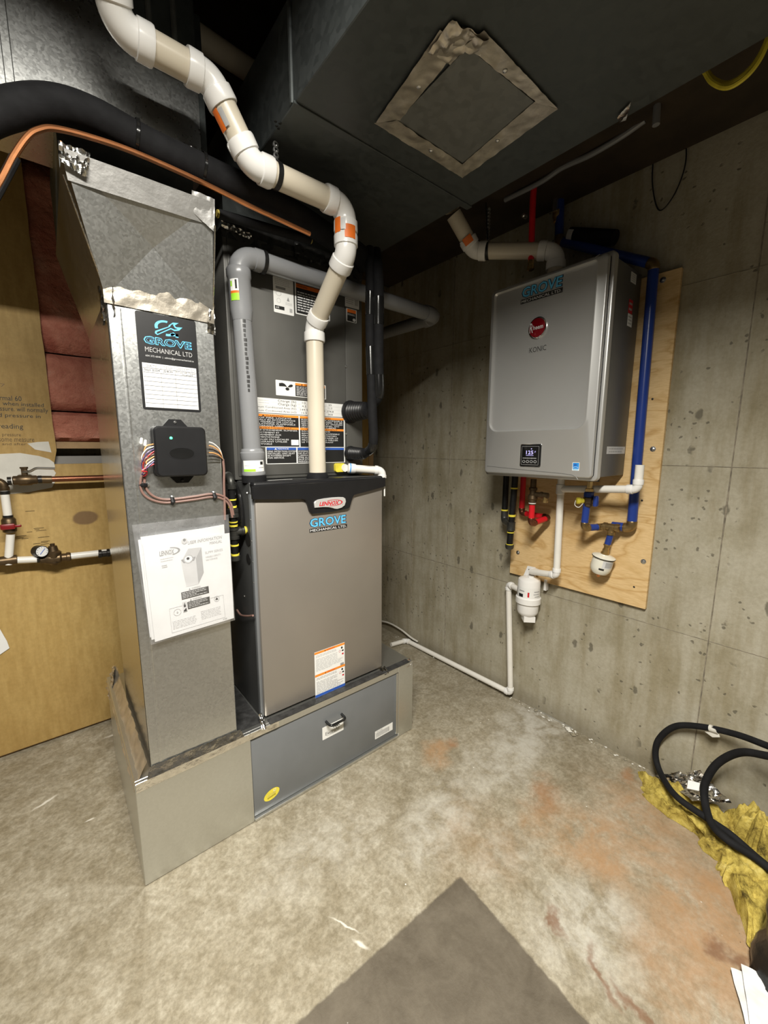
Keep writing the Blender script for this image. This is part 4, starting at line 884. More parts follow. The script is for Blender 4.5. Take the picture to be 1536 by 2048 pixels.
# ================================================================== LINE SETS
bl_ = thing('insulated_suction_line', 'thick black foam insulated line running across the upper left', 'pipe', (.1, -.02, 1.95))
yl = -.015
MB().tube(catmull([at(u, v, y=yl) for u, v in ((-160, 330), (-60, 250), (20, 218), (105, 208), (190, 232), (300, 290), (420, 345), (560, 410))]+[V((.72, .02, 1.945)), V((.83, .06, 1.955)), V((.872, .075, 1.93))], 10), .034, 18).build('foam_sleeve', M['rubber'], bl_)
for u, v in ((268, 272), (402, 335)):
    p = at(u, v, y=yl); q = at(u+12, v+6, y=yl); MB().lathe(p, q-p, [(.0352, 0), (.0365, .001), (.0365, .007), (.0352, .008)], 20, caps=False).build('cable_tie', M['blkg'], bl_)
cpx = thing('copper_line', 'thin bright copper tube below the black insulated line', 'pipe', at(270, 305, y=-.04))
MB().tube(catmull([at(u, v, y=-.04) for u, v in ((-40, 430), (0, 365), (28, 312), (55, 274), (78, 260), (110, 257), (180, 274), (270, 305), (390, 358), (500, 412), (560, 440), (620, 468))], 8), .0062, 10).build('tube', M['copper'], cpx)
MB().tube(catmull([at(u, v, y=-.035) for u, v in ((-60, 470), (-20, 408), (20, 335), (30, 315))], 8), .0095, 10).build('foam_sleeve', M['rubber'], cpx)
ins = thing('capped_foam_tube', 'short black foam tube with yellow cut ends above the grey vent elbow', 'pipe', at(530, 455, y=.04))
pe = [at(437, 428, y=.04), at(620, 480, y=.04)]
MB().tube(pe, .013, 14).build('foam_sleeve', M['rubber'], ins)
for p, s in ((pe[0], -1), (pe[1], 1)): MB().tube([p, p+(pe[1]-pe[0]).normalized()*s*.004], .0105, 14).build('cut_end', M['yfib'], ins)
# ribbed boots on the coil front and the two black lines that reach them
def boot(name_label, u, v, rad, ln, ribs):
    c = at(u, v, y=CY-.004); t = thing('pipe_boot', name_label, 'pipe boot', c, 'ribbed rubber boots on the coil cabinet')
    pr = [(rad*1.16, 0), (rad*1.18, .006), (rad*1.08, .012)]
    for k in range(ribs):
        h = .014+(ln-.02)*k/ribs; d = (ln-.02)/ribs; tp_ = 1-.22*k/ribs; pr += [(rad*tp_*.93, h), (rad*tp_*1.05, h+d*.35), (rad*tp_*1.05, h+d*.6), (rad*tp_*.93, h+d*.95)]
    pr += [(rad*.7, ln), (rad*.45, ln+.004)]
    b = MB().lathe(c, (.10, -1, 0), pr, 24); b.build('ribbed_sleeve', M['blk'], t)
    for a in (70, 200, 330):
        p = c+V((math.cos(math.radians(a))*rad*1.05, -.007, math.sin(math.radians(a))*rad*1.05)); MB().lathe(p, (0, -1, 0), [(.003, 0), (.002, .002)], 6).build('screw', M['steel'], t)
    return c+V((.10, -1, 0)).normalized()*ln
e1 = boot('larger ribbed black boot on the coil cabinet', 700, 824, .038, .105, 7)
e2 = boot('smaller ribbed black boot below the larger one', 700, 907, .026, .09, 8)
def line(name, label, pts, r, bands):
    t = thing(name, label, 'pipe', pts[-1], 'black insulated refrigerant lines'); P_ = catmull(pts, 10)
    MB().tube(P_, r, 14).build('foam_sleeve', M['rubber'], t)
    for i, ln in bands:
        MB().tube(P_[i:i+ln], r*1.06, 14).build('tape_wrap', M['blkg'], t)
xl = e1.x
line('refrigerant_line', 'right of the two black lines dropping to the larger boot', [V((.90, .05, 1.98)), at(757, 560, x=xl+.012), at(757, 650, x=xl+.012), at(757, 730, x=xl+.012), at(757, 790, x=xl+.012), V((xl+.012, e1.y-.004, e1.z+.02)), V((xl+.004, e1.y+.02, e1.z))], .0185, ((14, 7), (33, 9)))
yo = at(745, 760, x=xl).y-.01
line('refrigerant_line', 'left of the two black lines dropping past to the smaller boot', [V((.87, .05, 1.98)), at(741, 560, x=xl-.006), at(740, 650, x=xl-.006), at(743, 760, x=xl-.008), at(745, 830, x=xl-.012), at(747, 870, x=e2.x-.002), at(744, 895, x=e2.x), V((e2.x, e2.y+.004, e2.z))], .0172, ((13, 6), (24, 6), (56, 10)))
# condensate drain of the coil
dr = thing('coil_drain_pipe', 'white drain elbow beside the coil cabinet running down the furnace', 'pipe', at(765, 950, x=.94))
d0 = at(694, 936, y=CY-.03); d2 = at(764, 941, y=.065)
pipe_run(dr, [d0+V((-.002, .02, 0)), d0, d2, V((d2.x, d2.y, FZ+.006))], .0155, M['pvcsm'], M['pvcw'], R=.020, hub=.012, skip=(1,))
MB().tube([at(769, 955, y=FY), at(769, 992, y=FY)], .003, 8).build('drip_tube', M['pvcw'], dr)
MB().lathe(d0+(d2-d0).normalized()*.004, d2-d0, [(.018, 0), (.0195, .004), (.0195, .02), (.018, .03)], 16).build('drain_adapter', M['pvcw'], dr)
MB().lathe(d0+(d2-d0).normalized()*.010, d2-d0, [(.0199, 0), (.0199, .004)], 16, caps=False).build('blue_ring', M['blue_s'], dr)
L = rrect(at(668, 944, y=CY-.004), (1, 0, 0), (0, 0, 1), .045, .034, .008, 4); MB().prism(L, (0, -.012, 0)).build('drain_socket', M['yel'], dr)

# ================================================================== GAS PIPE AT THE FURNACE
gp = thing('furnace_gas_pipe', 'black iron gas pipe with yellow taped joints left of the furnace', 'pipe', at(467, 1110, x=.348))
gxp = .348
def gz(v): return at(467, v, x=gxp)
g0 = gz(1050); gyp = g0.y
def G(v): return V((gxp, gyp, at(467, v, x=gxp).z))
pipe_run(gp, [V((gxp, .40, G(955).z+.01)), V((gxp, gyp, G(955).z)), G(1115)], .0115, M['iron'], M['fitting'], R=.025, hub=.014, hr=1.35)
MB().lathe(G(1035), (0, 0, 1), [(.013, 0), (.019, .001), (.019, .012), (.017, .014), (.0185, .016), (.0185, .028), (.013, .03)], 8).build('union', M['fitting'], gp)
tee = MB().lathe(G(1077), (0, 0, 1), [(.0165, 0), (.017, .008), (.0145, .010), (.0145, .028), (.017, .030), (.0165, .038)], 16); tee.lathe(G(1063), (1, .02, 0), [(.0145, 0), (.0145, .022), (.017, .023), (.017, .032)], 16); tee.build('tee', M['fitting'], gp)
MB().tube([G(1063)+V((.03, 0, 0)), V((FX0+.02, gyp, G(1063).z))], .0115, 14).build('pipe_length', M['iron'], gp)
MB().lathe(G(1120), (0, 0, 1), [(.012, 0), (.016, .004), (.016, .018), (.013, .02)], 16).build('cap', M['fitting'], gp)
for v, w in ((1000, .004), (1014, .006), (1044, .004), (1051, .006), (1089, .005), (1107, .006)): MB().lathe(G(v), (0, 0, 1), [(.0122, -w/2), (.0135, -w/2), (.0135, w/2), (.0122, w/2)], 14).build('thread_tape', M['yel'], gp)
for k in (.033, .039): MB().lathe(G(1063)+V((k, 0, 0)), (1, 0, 0), [(.0122, 0), (.0134, 0), (.0134, .0042), (.0122, .0042)], 14).build('thread_tape', M['yel'], gp)
gl = thing('gas_flex_loop', 'black cable looping along the furnace side behind the gas pipe', 'cable', at(485, 1050, x=.372))
MB().tube(catmull([at(u, v, x=.374) for u, v in ((468, 965), (474, 975), (480, 995), (484, 1030), (484, 1060), (478, 1072))], 8), .006, 10).build('cable_jacket', M['blkg'], gl)
# ================================================================== HEATER AND BOARD
XB = 1.621     # face of the board
y0_, y1_ = at(1292, 1216, x=XB+.008).y, at(1021, 1143, x=XB+.008).y
bz0, bz1 = .6579, 1.878
brd = thing('mounting_board', 'pale plywood board bolted to the concrete behind the water heater', 'board', (XB+.009, (y0_+y1_)/2, bz0))
bo_ = MB().box((XB, y0_, bz0), (WX-.0005, y1_, bz1), 0, .0015, 1).build('plywood_sheet', M['ply'], brd)
for u, v in ((1142+73, 0),): pass
for u, v in ((1036, 1105), (1287, 1123), (1306, 898), (1326, 560)):
    p = at(u, v, x=XB); o = MB().lathe(p+V((.001, 0, 0)), (-1, 0, 0), [(.0095, 0), (.0095, .002), (.007, .0025)], 18).build('washer', M['steel'], brd)
    MB().lathe(p-V((.0012, 0, 0)), (-1, 0, 0), [(.0055, 0), (.0055, .004), (.002, .0055)], 6).build('bolt_head', M['steel'], o)
for u, v in ((1284, 1001), (1268, 1174), (1305, 798)):
    MB().lathe(at(u, v, x=XB-.0002), (-1, 0, 0), [(.004, 0), (.003, .0006)], 8).build('nail_hole', M['ink'], brd)
HX, HY0, HY1, HZ0, HZ1 = 1.3394, -.5993, -.1299, 1.1564, 1.898
he = thing('water_heater', 'silver wall mounted tankless water heater on the plywood board', 'water heater', (1.48, (HY0+HY1)/2, HZ0))
hb_ = MB().box((HX+.045, HY0+.010, HZ0+.012), (XB-.006, HY1-.010, HZ1-.010), 0, .006).build('casing', M['heater_shade'], he)
MB().box((XB-.010, HY0+.10, HZ1-.06), (XB, HY1-.10, HZ1+.03), 0, .002).build('wall_bracket', M['heater_shade'], he)
MB().box((XB-.010, HY0+.10, HZ0-.02), (XB, HY1-.10, HZ0+.06), 0, .002).build('wall_bracket', M['heater_shade'], he)
# front cover built from loops (viewed along +x; width runs along -y)
ux, uy = V((0, -1, 0)), V((0, 0, 1)); Wd, Hd = HY1-HY0, HZ1-HZ0
def lp(g, x, r): return rrect((x, HY1-g, HZ0+g), ux, uy, Wd-2*g, Hd-2*g, r, 6)
MB().loft([lp(.003, HX+.046, .014), lp(0, HX+.043, .016), lp(0, HX+.026, .016), lp(.0015, HX+.0225, .015), lp(.004, HX+.021, .014), lp(.013, HX+.021, .010)], 0, True, False).build('cover_flange', M['heater'], he)
MB().loft([lp(.012, HX+.0205, .012), lp(.018, HX+.020, .010), lp(.018, HX+.010, .010)], 0).build('gap_shade_ring', M['rubber'], he)  # black ring put in as the shade of the gap behind the cover
pTL, pTR, pBR, pBL = [at(u, v, x=HX) for u, v in ((991, 588), (1194, 523), (1169, 856), (980, 862))]
ya, yb2_ = (pTL.y+pBL.y)/2, (pTR.y+pBR.y)/2; za, zb = (pBL.z+pBR.z)/2, (pTL.z+pTR.z)/2
def ip(g, x, r): return rrect((x, ya-g, za+g), ux, uy, (ya-yb2_)-2*g, (zb-za)-2*g, r, 6)
rr_ = lambda b, t: (b, b, t, t)
cov = MB().loft([lp(.016, HX+.016, .010), lp(.0115, HX+.013, .012), lp(.011, HX+.006, .013), lp(.0125, HX+.0015, .013), lp(.016, HX, .012),
                 ip(-.012, HX, rr_(.044, .016)), ip(-.007, HX-.003, rr_(.040, .013)), ip(-.003, HX-.003, rr_(.038, .011)), ip(.001, HX+.006, rr_(.034, .009)), ip(.006, HX+.0068, rr_(.030, .007))], 0, False, True)
fc = cov.build('front_cover', M['heater'], he, sharp=50)
dk = M['midgrey']
MB().tube(smooth_path([at(u, v, x=HX-.0003) for u, v in ((974, 932), (1060, 941), (1124, 947), (1144, 950), (1152, 954), (1156, 959))], .01), .0009, 6).build('cover_crease', M['heater_shade'], fc)
MB().tube(smooth_path([at(u, v, x=HX-.0003) for u, v in ((988, 583), (1080, 555), (1166, 526), (1184, 519), (1194, 512), (1200, 508))], .01), .0009, 6).build('cover_crease', M['heater_shade'], fc)
xi = HX+.0064
a, c, d = at(1041, 611, x=xi), at(1124, 592, x=xi), at(1042, 570, x=xi)
zc = (a.z+c.z)/2; grove(V((xi, a.y, a.z+.003)), V((xi, c.y, a.z+.003)), V((xi, a.y-.004, a.z+.062)), (-1, 0, 0), 'contractor_sticker', fc)
bc = at(1076, 656, x=xi); L1_ = lambda r, x: [V((x, bc.y-r*.0325*math.cos(t)*1.0, bc.z+r*.034*math.sin(t))) for t in [2*math.pi*k/32 for k in range(32)]]
bg = MB().loft([L1_(1.12, xi), L1_(1.12, xi-.004), L1_(1.0, xi-.006)], 0, False, True).build('badge', M['chrome'], fc)
MB().loft([L1_(.99, xi-.0055), L1_(.97, xi-.0075), L1_(.6, xi-.0095)], 0, False, True).build('badge_face', M['redg'], bg)
lb = Lab(V((xi-.0098, bc.y+.029, bc.z-.010)), V((xi-.0098, bc.y-.029, bc.z-.010)), V((xi-.0098, bc.y+.029, bc.z+.016)), [], (-1, 0, 0)); lb.z = .0004
lb.text('R', .02, -.22, .26, 1.12, M['lgrey'], .01, .05).text('heem', .27, .12, .95, .72, M['lgrey'], .02); lb.build('badge_lettering', bg)
a, c = at(1056, 707, x=xi), at(1092, 704, x=xi)
lb = Lab(V((xi, a.y, a.z)), V((xi, c.y, a.z)), V((xi, a.y, a.z+.022)), [], (-1, 0, 0)); lb.z = .0003
lb.text('i', .0, 0, .04, .8, M['ink2'], 0, .01).text('KONIC', .08, 0, 1, .85, M['ink'], -.005); lb.build('model_lettering', fc)
kTL, kTR, kBL = at(1043, 889, x=HX), at(1083, 890, x=HX), at(1042, 932, x=HX); kw, kh = kTL.y-kTR.y, kTL.z-kBL.z
K = lambda g, x: rrect((x, kTL.y-g, kBL.z+g), ux, uy, kw-2*g, kh-2*g, .006, 4)
MB().loft([K(-.0025, HX), K(-.002, HX-.002), K(0, HX-.002), K(0, HX-.001)], 0).build('controller_bezel', M['chrome'], fc)
ct = MB().loft([K(0, HX+.001), K(0, HX-.003), K(.003, HX-.005)], 0, True, True).build('controller', M['blkg'], fc)
lb = Lab(V((HX-.005, kTL.y, kBL.z)), V((HX-.005, kTR.y, kBL.z)), V((HX-.005, kTL.y, kTL.z)), [], (-1, 0, 0)); lb.z = .0003
lb.text('125', .30, .55, .66, .72, M['screen'], .01).text('F', .73, .62, .78, .70, M['screen']).ell(.56, .80, .025, .02, M['screen']).words(.3, .48, .68, .52, 1, M['screen'], .5, 2).words(.14, .36, .86, .39, 1, M['lgrey'], .8, 3)
for k in range(4): lb.ring(.20+k*.19, .22, .075, .065, .7, M['midgrey'], 16)
for q in ((.07, .07, .93, .08), (.07, .91, .93, .92), (.07, .07, .08, .92), (.92, .07, .93, .92)): lb.rect(*q, M['midgrey'])
lb.build('controller_print', ct)
a, c = at(1144, 941, x=HX), at(1158, 942, x=HX); s_ = a.y-c.y
lb = Lab(V((HX, a.y, a.z)), V((HX, c.y, a.z)), V((HX, a.y, a.z+s_*1.15)), [], (-1, 0, 0)).plate(M['white'], .0003)
lb.rect(.08, .22, .95, .95, M['blue_s']).up().poly([(.15, .70), (.4, .82), (.7, .74), (.62, .62), (.3, .60)], M['blue_n']).ring(.5, .35, .36, .14, .8, M['white'], 14, 0, 180).rect(.1, .08, .9, .16, M['blue_l']); lb.build('energy_sticker', fc, 'small blue and white efficiency sticker')
ys = HY0+.0098
def sl_(px, m, words, name, lab=None):
    a, c, d = [at(u, v, y=ys) for u, v in px]
    lb = Lab(a, V((c.x, ys, a.z)), V((a.x, ys, d.z)), [], (0, -1, 0)).plate(m, .0004); lb.words(.1, .1, .9, .9, words, M['midgrey'], .4, words); lb.build(name, hb_, lab)
sl_(((1261, 563), (1272, 563), (1261, 541)), M['lgrey'], 4, 'side_label'); sl_(((1256, 625), (1264, 625), (1256, 596)), M['red'], 2, 'side_label', 'red tag on the heater side'); sl_(((1254, 651), (1263, 651), (1254, 625)), M['white'], 3, 'side_label'); sl_(((1213, 908), (1249, 905), (1213, 893)), M['lgrey'], 2, 'side_label')

# ---- vent elbows on top of the heater
hv = thing('heater_vent_pipe', 'cream vent pipe leaving the top of the water heater towards the trunk', 'pipe', (1.46, -.36, HZ1))
hp0 = V((1.47, -.335, HZ1-.01)); hz = at(1030, 515, x=1.44).z
hc_ = at(957, 500, x=1.30); hz = (at(1040, 512, x=1.40).z)
q1 = V((1.47, -.335, hz)); q2 = at(948, 502, x=1.32); q3 = at(905, 425, x=1.22)
l_, e_ = pipe_run(hv, [hp0, q1, q2, q3, q3+V((-.05, .02, .14))], .030, M['pvc'], M['pvcw'], R=.045, hub=.028, skip=(3,))
dd = (q3-q2).normalized(); wrap(q2+dd*.045, dd, .0362, -30, 30, -.012, .016, M['orange'], e_[1]); wrap(q2+dd*.045, dd, .0362, -62, -34, -.010, .012, M['lgrey'], e_[1])
sc_ = q2.lerp(q1, .17); strap('pipe_hanger', 'perforated strap on the heater vent pipe beside the trunk corner', (sc_.x-.02, sc_.y, sc_.z+.17), sc_, (q1-q2), .030)
rp = thing('red_water_line', 'red pipe standing on top of the water heater', 'pipe', at(1062, 525, x=1.40))
ra, rb = at(1062, 522, x=1.42), at(1066, 395, x=1.42)
MB().tube([ra, rb, rb+V((.01, 0, .12))], .0115, 14).build('pipe_length', M['pexr'], rp); MB().lathe(ra-V((0, 0, .035)), (0, 0, 1), [(.008, 0), (.0135, .004), (.0135, .016), (.011, .018), (.0125, .03), (.011, .04)], 14).build('brass_fitting', M['brass'], rp)
MB().lathe(at(1052, 434, x=1.44), (-1, 0, 0), [(.008, 0), (.008, .02), (.005, .024)], 10).build('vent_screw', M['steel'], rp)

# ---- blue cold water pipe: over the top, down the right side, into the heater bottom
cw = thing('cold_water_pipe', 'blue cold water pipe beside the water heater with brass fittings', 'pipe', at(1262, 1060, x=1.585))
xw = 1.585
b0, b1, b2, b3 = at(1118, 425, x=xw), at(1118, 482, x=xw), at(1308, 528, x=xw), at(1263, 1056, x=xw)
b2 = V((xw, b2.y, b2.z)); yv = (b2.y+b3.y)/2
pipe_run(cw, [at(1120, 392, x=xw), V((xw, b1.y, b1.z)), b2, b3, V((xw, at(1224, 1060, x=xw).y, b3.z-.002))], .0170, M['pexb'], M['brassd'], R=.017, hub=.010, hr=1.06)
vq = at(1116, 430, x=xw); MB().lathe(vq-V((0, 0, .03)), (0, 0, 1), [(.013, 0), (.017, .004), (.017, .016), (.021, .022), (.021, .042), (.016, .048), (.016, .06), (.012, .064)], 12).build('valve_body', M['brass'], cw)
MB().obox(vq+V((-.03, -.008, .006)), (.012, 0, 0), (0, .016, 0), (0, 0, .05)).build('valve_handle', M['steel'], cw)
xt = 1.565; T0 = at(1218, 1064, x=xt); T0 = V((xt, at(1222, 1062, x=xt).y, b3.z-.004))
t_ = MB().lathe(T0+V((0, .03, 0)), (0, -1, 0), [(.0125, 0), (.016, .002), (.016, .014), (.014, .016), (.014, .044), (.016, .046), (.016, .058), (.0125, .06)], 14); t_.lathe(T0, (0, 0, -1), [(.014, 0), (.014, .016), (.016, .018), (.016, .030), (.0125, .031)], 14); t_.build('tee', M['brassd'], cw)
m1 = at(1201, 1054, x=xt); m2 = at(1168, 1056, x=1.50); m3 = V((1.50, m2.y, at(1176, 985, x=1.50).z)); m3.y = at(1177, 1000, x=1.50).y
pipe_run(cw, [T0+V((0, .02, 0)), m1, m2, V((1.50, (m2.y+m3.y)/2, m3.z-.02)), m3], .0132, M['pexb'], M['brassd'], R=.014, hub=.008, hr=1.08)
iv0 = V((1.50, m3.y, at(1177, 1012, x=1.50).z))
MB().lathe(iv0, (0, 0, 1), [(.012, -.004), (.016, 0), (.016, .008), (.021, .012), (.021, .032), (.014, .036)], 8).build('valve_body', M['bronze'], cw)
MB().lathe(iv0+V((0, 0, .034)), (0, 0, 1), [(.016, 0), (.019, .003), (.019, .018), (.014, .022)], 8).build('union_nut', M['pexb'], cw)
MB().lathe(iv0+V((0, 0, .055)), (0, 0, 1), [(.014, 0), (.016, .004), (.016, .012), (.011, .014), (.011, .04)], 6).build('brass_fitting', M['brass'], cw)
kb = iv0+V((0, -.022, .020)); MB().lathe(iv0+V((0, 0, .02)), (0, -1, 0), [(.01, 0), (.01, .022)], 10).build('valve_stem', M['bronze'], cw)
MB().box(kb+V((-.012, -.014, -.020)), kb+V((.012, .002, .022)), 0, .006).build('valve_handle', M['pexb'], cw)
cp0 = iv0+V((-.02, .022, .020)); MB().lathe(cp0, (-.7, .7, 0), [(.010, -.015), (.010, 0), (.013, .002), (.013, .012), (.010, .014)], 14).build('drain_cap', M['yel'], cw)
MB().tube(catmull([cp0+V((-.004, .016, 0)), cp0+V((-.008, .016, -.018)), cp0+V((-.004, .002, -.026)), cp0+V((.004, -.010, -.010))], 6), .0014, 6).build('cap_tether', M['white'], cw)
# small expansion vessel under the tee
ve = thing('expansion_vessel', 'small white pressure vessel hanging from the blue pipe', 'vessel', at(1204, 1145, x=xt))
dv = (at(1205, 1125, x=xt)-at(1217, 1085, x=xt)).normalized(); v0 = T0+V((0, 0, -.026))
MB().tube([v0, v0+dv*.045], .012, 14).build('pipe_length', M['pexb'], ve)
MB().lathe(v0+dv*.043, dv, [(.0115, 0), (.0135, .002), (.0135, .008), (.010, .010), (.010, .022), (.0125, .024), (.0125, .034), (.015, .036), (.015, .046)], 14).build('brass_fitting', M['brass'], ve)
vs_ = v0+dv*.088; MB().lathe(vs_, dv, [(.012, -.008), (.016, 0), (.038, .006), (.0425, .008), (.041, .010), (.0375, .014)], 26).build('vessel_lid', M['tank'], ve)
MB().lathe(vs_+dv*.009, dv, [(.0375, 0), (.0432, .0005), (.0432, .0022), (.0375, .0026)], 26, caps=False).build('vessel_rim', M['iron'], ve)
tk = MB().lathe(vs_, dv, [(.0370, .010), (.0385, .018), (.0385, .052), (.036, .066), (.028, .078), (.012, .084)], 26).build('vessel_body', M['tank'], ve)
wrap(vs_, dv, .0388, -75, -5, .016, .046, M['lgrey'], tk, 'vessel_label'); wrap(vs_, dv, .0390, -70, -20, .020, .042, M['midgrey'], tk, 'vessel_print'); wrap(vs_, dv, .0390, -20, 8, .048, .055, M['ink'], tk, 'vessel_print')
MB().lathe(vs_+dv*.083, dv, [(.009, 0), (.007, .004), (.006, .010), (.004, .014)], 12).build('air_valve', M['copper'], ve)

# ---- red hot water loop and brass valve under the heater
hw = thing('hot_water_pipe', 'short red hot water pipe loop under the water heater', 'pipe', at(1060, 1050, x=1.50))
xr_ = 1.585
h0, h1, h2 = at(1046, 958, x=xr_), at(1043, 1026, x=xr_), at(1098, 1035, x=xr_)
h3 = at(1062, 1048, x=1.47); h4 = at(1062, 1008, x=1.47); h4 = V((1.47, h3.y, h4.z))
pipe_run(hw, [V((xr_, h1.y, HZ0+.05)), V((xr_, h1.y, h1.z)), h2, h3, h4], .0125, M['pexr'], M['copperd'], R=.014, hub=.010, hr=1.14)
MB().lathe(h4-V((0, 0, .004)), (0, 0, 1), [(.011, 0), (.014, .002), (.014, .012), (.017, .014), (.017, .024), (.020, .028), (.018, .042), (.013, .046), (.013, .062), (.017, .064), (.017, .074), (.012, .076), (.012, .11)], 12).build('valve_body', M['bronze'], hw)
rv = h4+V((0, -.012, .042)); MB().lathe(rv, (0, -1, 0), [(.011, 0), (.011, .022), (.014, .024), (.014, .030), (.012, .032), (.012, .056), (.008, .058)], 14).build('relief_valve', M['bronze'], hw)
MB().lathe(rv+V((0, -.045, 0)), (0, 0, -1), [(.010, 0), (.010, .02), (.012, .022), (.012, .03)], 12).build('relief_outlet', M['brass'], hw)
MB().lathe(h4+V((0, 0, .002)), (0, 0, 1), [(.0145, 0), (.0155, .001), (.0155, .003), (.0145, .004)], 12).build('thread_tape', M['cwhite'], hw)

# ---- gas drop under the heater
gd = thing('heater_gas_pipe', 'black gas pipe with yellow tape and capped drip leg under the water heater', 'pipe', at(1018, 1095, x=1.52))
xg_ = 1.50
ga, gb = at(1030, 955, x=xg_), at(1019, 1092, x=xg_); gyy = (ga.y+gb.y)/2
ga = V((xg_, ga.y-.002, HZ0+.03)); gb = V((xg_, gb.y, gb.z)); dgp = (gb-ga).normalized()
def GP(v): return ga+(gb-ga)*((at(1024, v, x=xg_).z-ga.z)/(gb.z-ga.z))
MB().tube([ga, gb], .0142, 14).build('pipe_length', M['iron'], gd)
MB().lathe(GP(1062), (0, 0, 1), [(.0148, 0), (.0195, .003), (.0185, .010), (.0185, .034), (.0195, .040), (.0148, .042)], 16).build('tee', M['fitting'], gd)
MB().lathe(gb-V((0, 0, .014)), (0, 0, 1), [(.012, 0), (.017, .002), (.0198, .012), (.0198, .02), (.015, .022)], 16).build('cap', M['fitting'], gd)
xb_ = 1.56; k0_ = at(1011, 955, x=xb_); k1_ = at(1009, 1025, x=xb_)
MB().tube([V((xb_, k1_.y, HZ0-.002)), V((xb_, k1_.y, k1_.z))], .0142, 14).build('pipe_length', M['iron'], gd)
MB().tube(smooth_path([V((xb_, k1_.y, k1_.z+.012)), V((xb_, k1_.y, GP(1050).z)), GP(1050)], .025), .016, 14).build('elbow', M['fitting'], gd)
for P_, w in ((GP(976), .006), (GP(1031), .009), (GP(1065), .004), (GP(1090), .007), (V((xb_, k1_.y, k1_.z+.012)), .006)): MB().lathe(P_, (0, 0, 1), [(.0146, -w/2), (.0162, -w/2), (.0162, w/2), (.0146, w/2)], 14).build('thread_tape', M['yel'], gd)

# ---- white condensate piping, neutraliser and drain run
cd_ = thing('condensate_pipe', 'white condensate pipe from the heater bottom to the neutraliser', 'pipe', at(1115, 1150, x=1.53))
xc = 1.53; c0, c1 = at(1121, 976, x=xc), at(1116, 1151, x=xc); c0 = V((xc, c0.y, at(1121, 978, x=xc).z)); r_ = .0142
fx = 1.572; fy_ = at(1057, 1190, x=fx).y; fzt = at(1057, 1160, x=fx).z
cE = at(1070, 1143, x=1.55)
pipe_run(cd_, [V((xc, c0.y, HZ0+.02)), V((xc, (c0.y+c1.y)/2-.001, c1.z)), at(1062, 1143, x=1.57)], r_, M['pvcsm'], M['pvcw'], R=.016, hub=.016, hr=1.2)
e1_ = at(1273, 979, x=1.49); e2_ = at(1275, 930, x=1.49)
pipe_run(cd_, [V((xc, c0.y, c0.z)), V((1.50, e1_.y, e1_.z)), V((1.50, e1_.y, e2_.z))], r_, M['pvcsm'], M['pvcw'], R=.018, hub=.018, hr=1.2)
MB().lathe((xc, c0.y, c0.z-.022), (0, 0, 1), [(.0150, 0), (.0172, .002), (.0172, .040), (.0150, .042)], 16).build('tee', M['pvcw'], cd_)
MB().tube([V((1.4985, e1_.y+.006, e1_.z-.012)), V((1.488, e1_.y-.004, e1_.z+.006))], .001, 6).build('pen_mark', M['ink'], cd_)
nf = thing('condensate_neutraliser', 'white plastic condensate neutraliser bowl on the wall below the board', 'filter', at(1057, 1240, x=fx))
zN = lambda v: at(1057, v, x=fx).z
rw = .050; ctr = V((fx, fy_, 0))
hd = MB().lathe((fx, fy_, zN(1195)), (0, 0, 1), [(rw, 0), (rw, zN(1160)-zN(1195)), (rw*.95, zN(1157)-zN(1195)), (rw*.6, zN(1154)-zN(1195)+.002), (rw*.5, zN(1154)-zN(1195)+.003)], 28).build('head', M['pvcw'], nf)
MB().lathe((fx, fy_, zN(1204)), (0, 0, 1), [(rw, 0), (rw*1.12, .001), (rw*1.12, zN(1193)-zN(1204)), (rw, zN(1191)-zN(1204))], 28).build('lock_ring', M['pvcw'], nf)
MB().lathe((fx, fy_, zN(1230)), (0, 0, 1), [(rw*.25, -.004), (rw*.62, -.002), (rw*.86, .010), (rw*.95, .022), (rw*.97, zN(1203)-zN(1230))], 28).build('bowl', M['pvcw'], nf)
sq_ = rw*.80; zf = zN(1240)
MB().obox((fx-sq_, fy_-sq_*.2, zf), (sq_*.9, sq_*.9, 0), (sq_*.9, -sq_*.9, 0), (0, 0, .026)).build('drain_foot', M['pvcw'], nf)
hzm = (zN(1195)+zN(1165))/2
wrap((fx, fy_, zN(1194)), (0, 0, 1), rw*1.01, -85, 80, .002, zN(1170)-zN(1194), M['white'], hd, 'product_label', 18)
for a0_, a1_, b0_, b1_, m_ in ((-55, -28, .006, .014, 'ink'), (-52, -22, .020, .0225, 'ink2'), (-5, 4, .008, .020, 'red'), (28, 62, .020, .0225, 'midgrey'), (25, 60, .014, .016, 'midgrey'), (32, 62, .008, .010, 'midgrey'), (-85, -72, .002, .024, 'midgrey')): wrap((fx, fy_, zN(1194)), (0, 0, 1), rw*1.018, a0_, a1_, b0_*1.9, b1_*1.9, M[m_], hd, 'label_print', 6)
zt2 = zN(1157)
MB().prism([at(u, v, x=1.598) for u, v in ((1043, 1160), (1070, 1160), (1070, 1135), (1055, 1132))], (.006, 0, 0)).build('bracket', M['pvcw'], nf)
MB().lathe(at(1058, 1139, x=1.5979), (-1, 0, 0), [(.003, 0), (.003, .0006)], 8).build('bracket_hole', M['ink'], nf)
MB().obox((fx+.040, fy_-.062, zt2-.050), (.020, 0, 0), (0, .012, 0), (0, 0, .05)).build('bracket_arm', M['pvcw'], nf)
MB().lathe((fx-.004, fy_-.010, zt2), (0, 0, 1), [(.014, 0), (.014, .014), (.012, .016)], 16).build('inlet_port', M['pvcw'], nf)
i_ = at(1075, 1144, x=1.575); MB().lathe(i_, (0, 1, .0), [(.0148, 0), (.0148, .028), (.012, .03)], 16).build('inlet_port', M['pvcw'], nf)
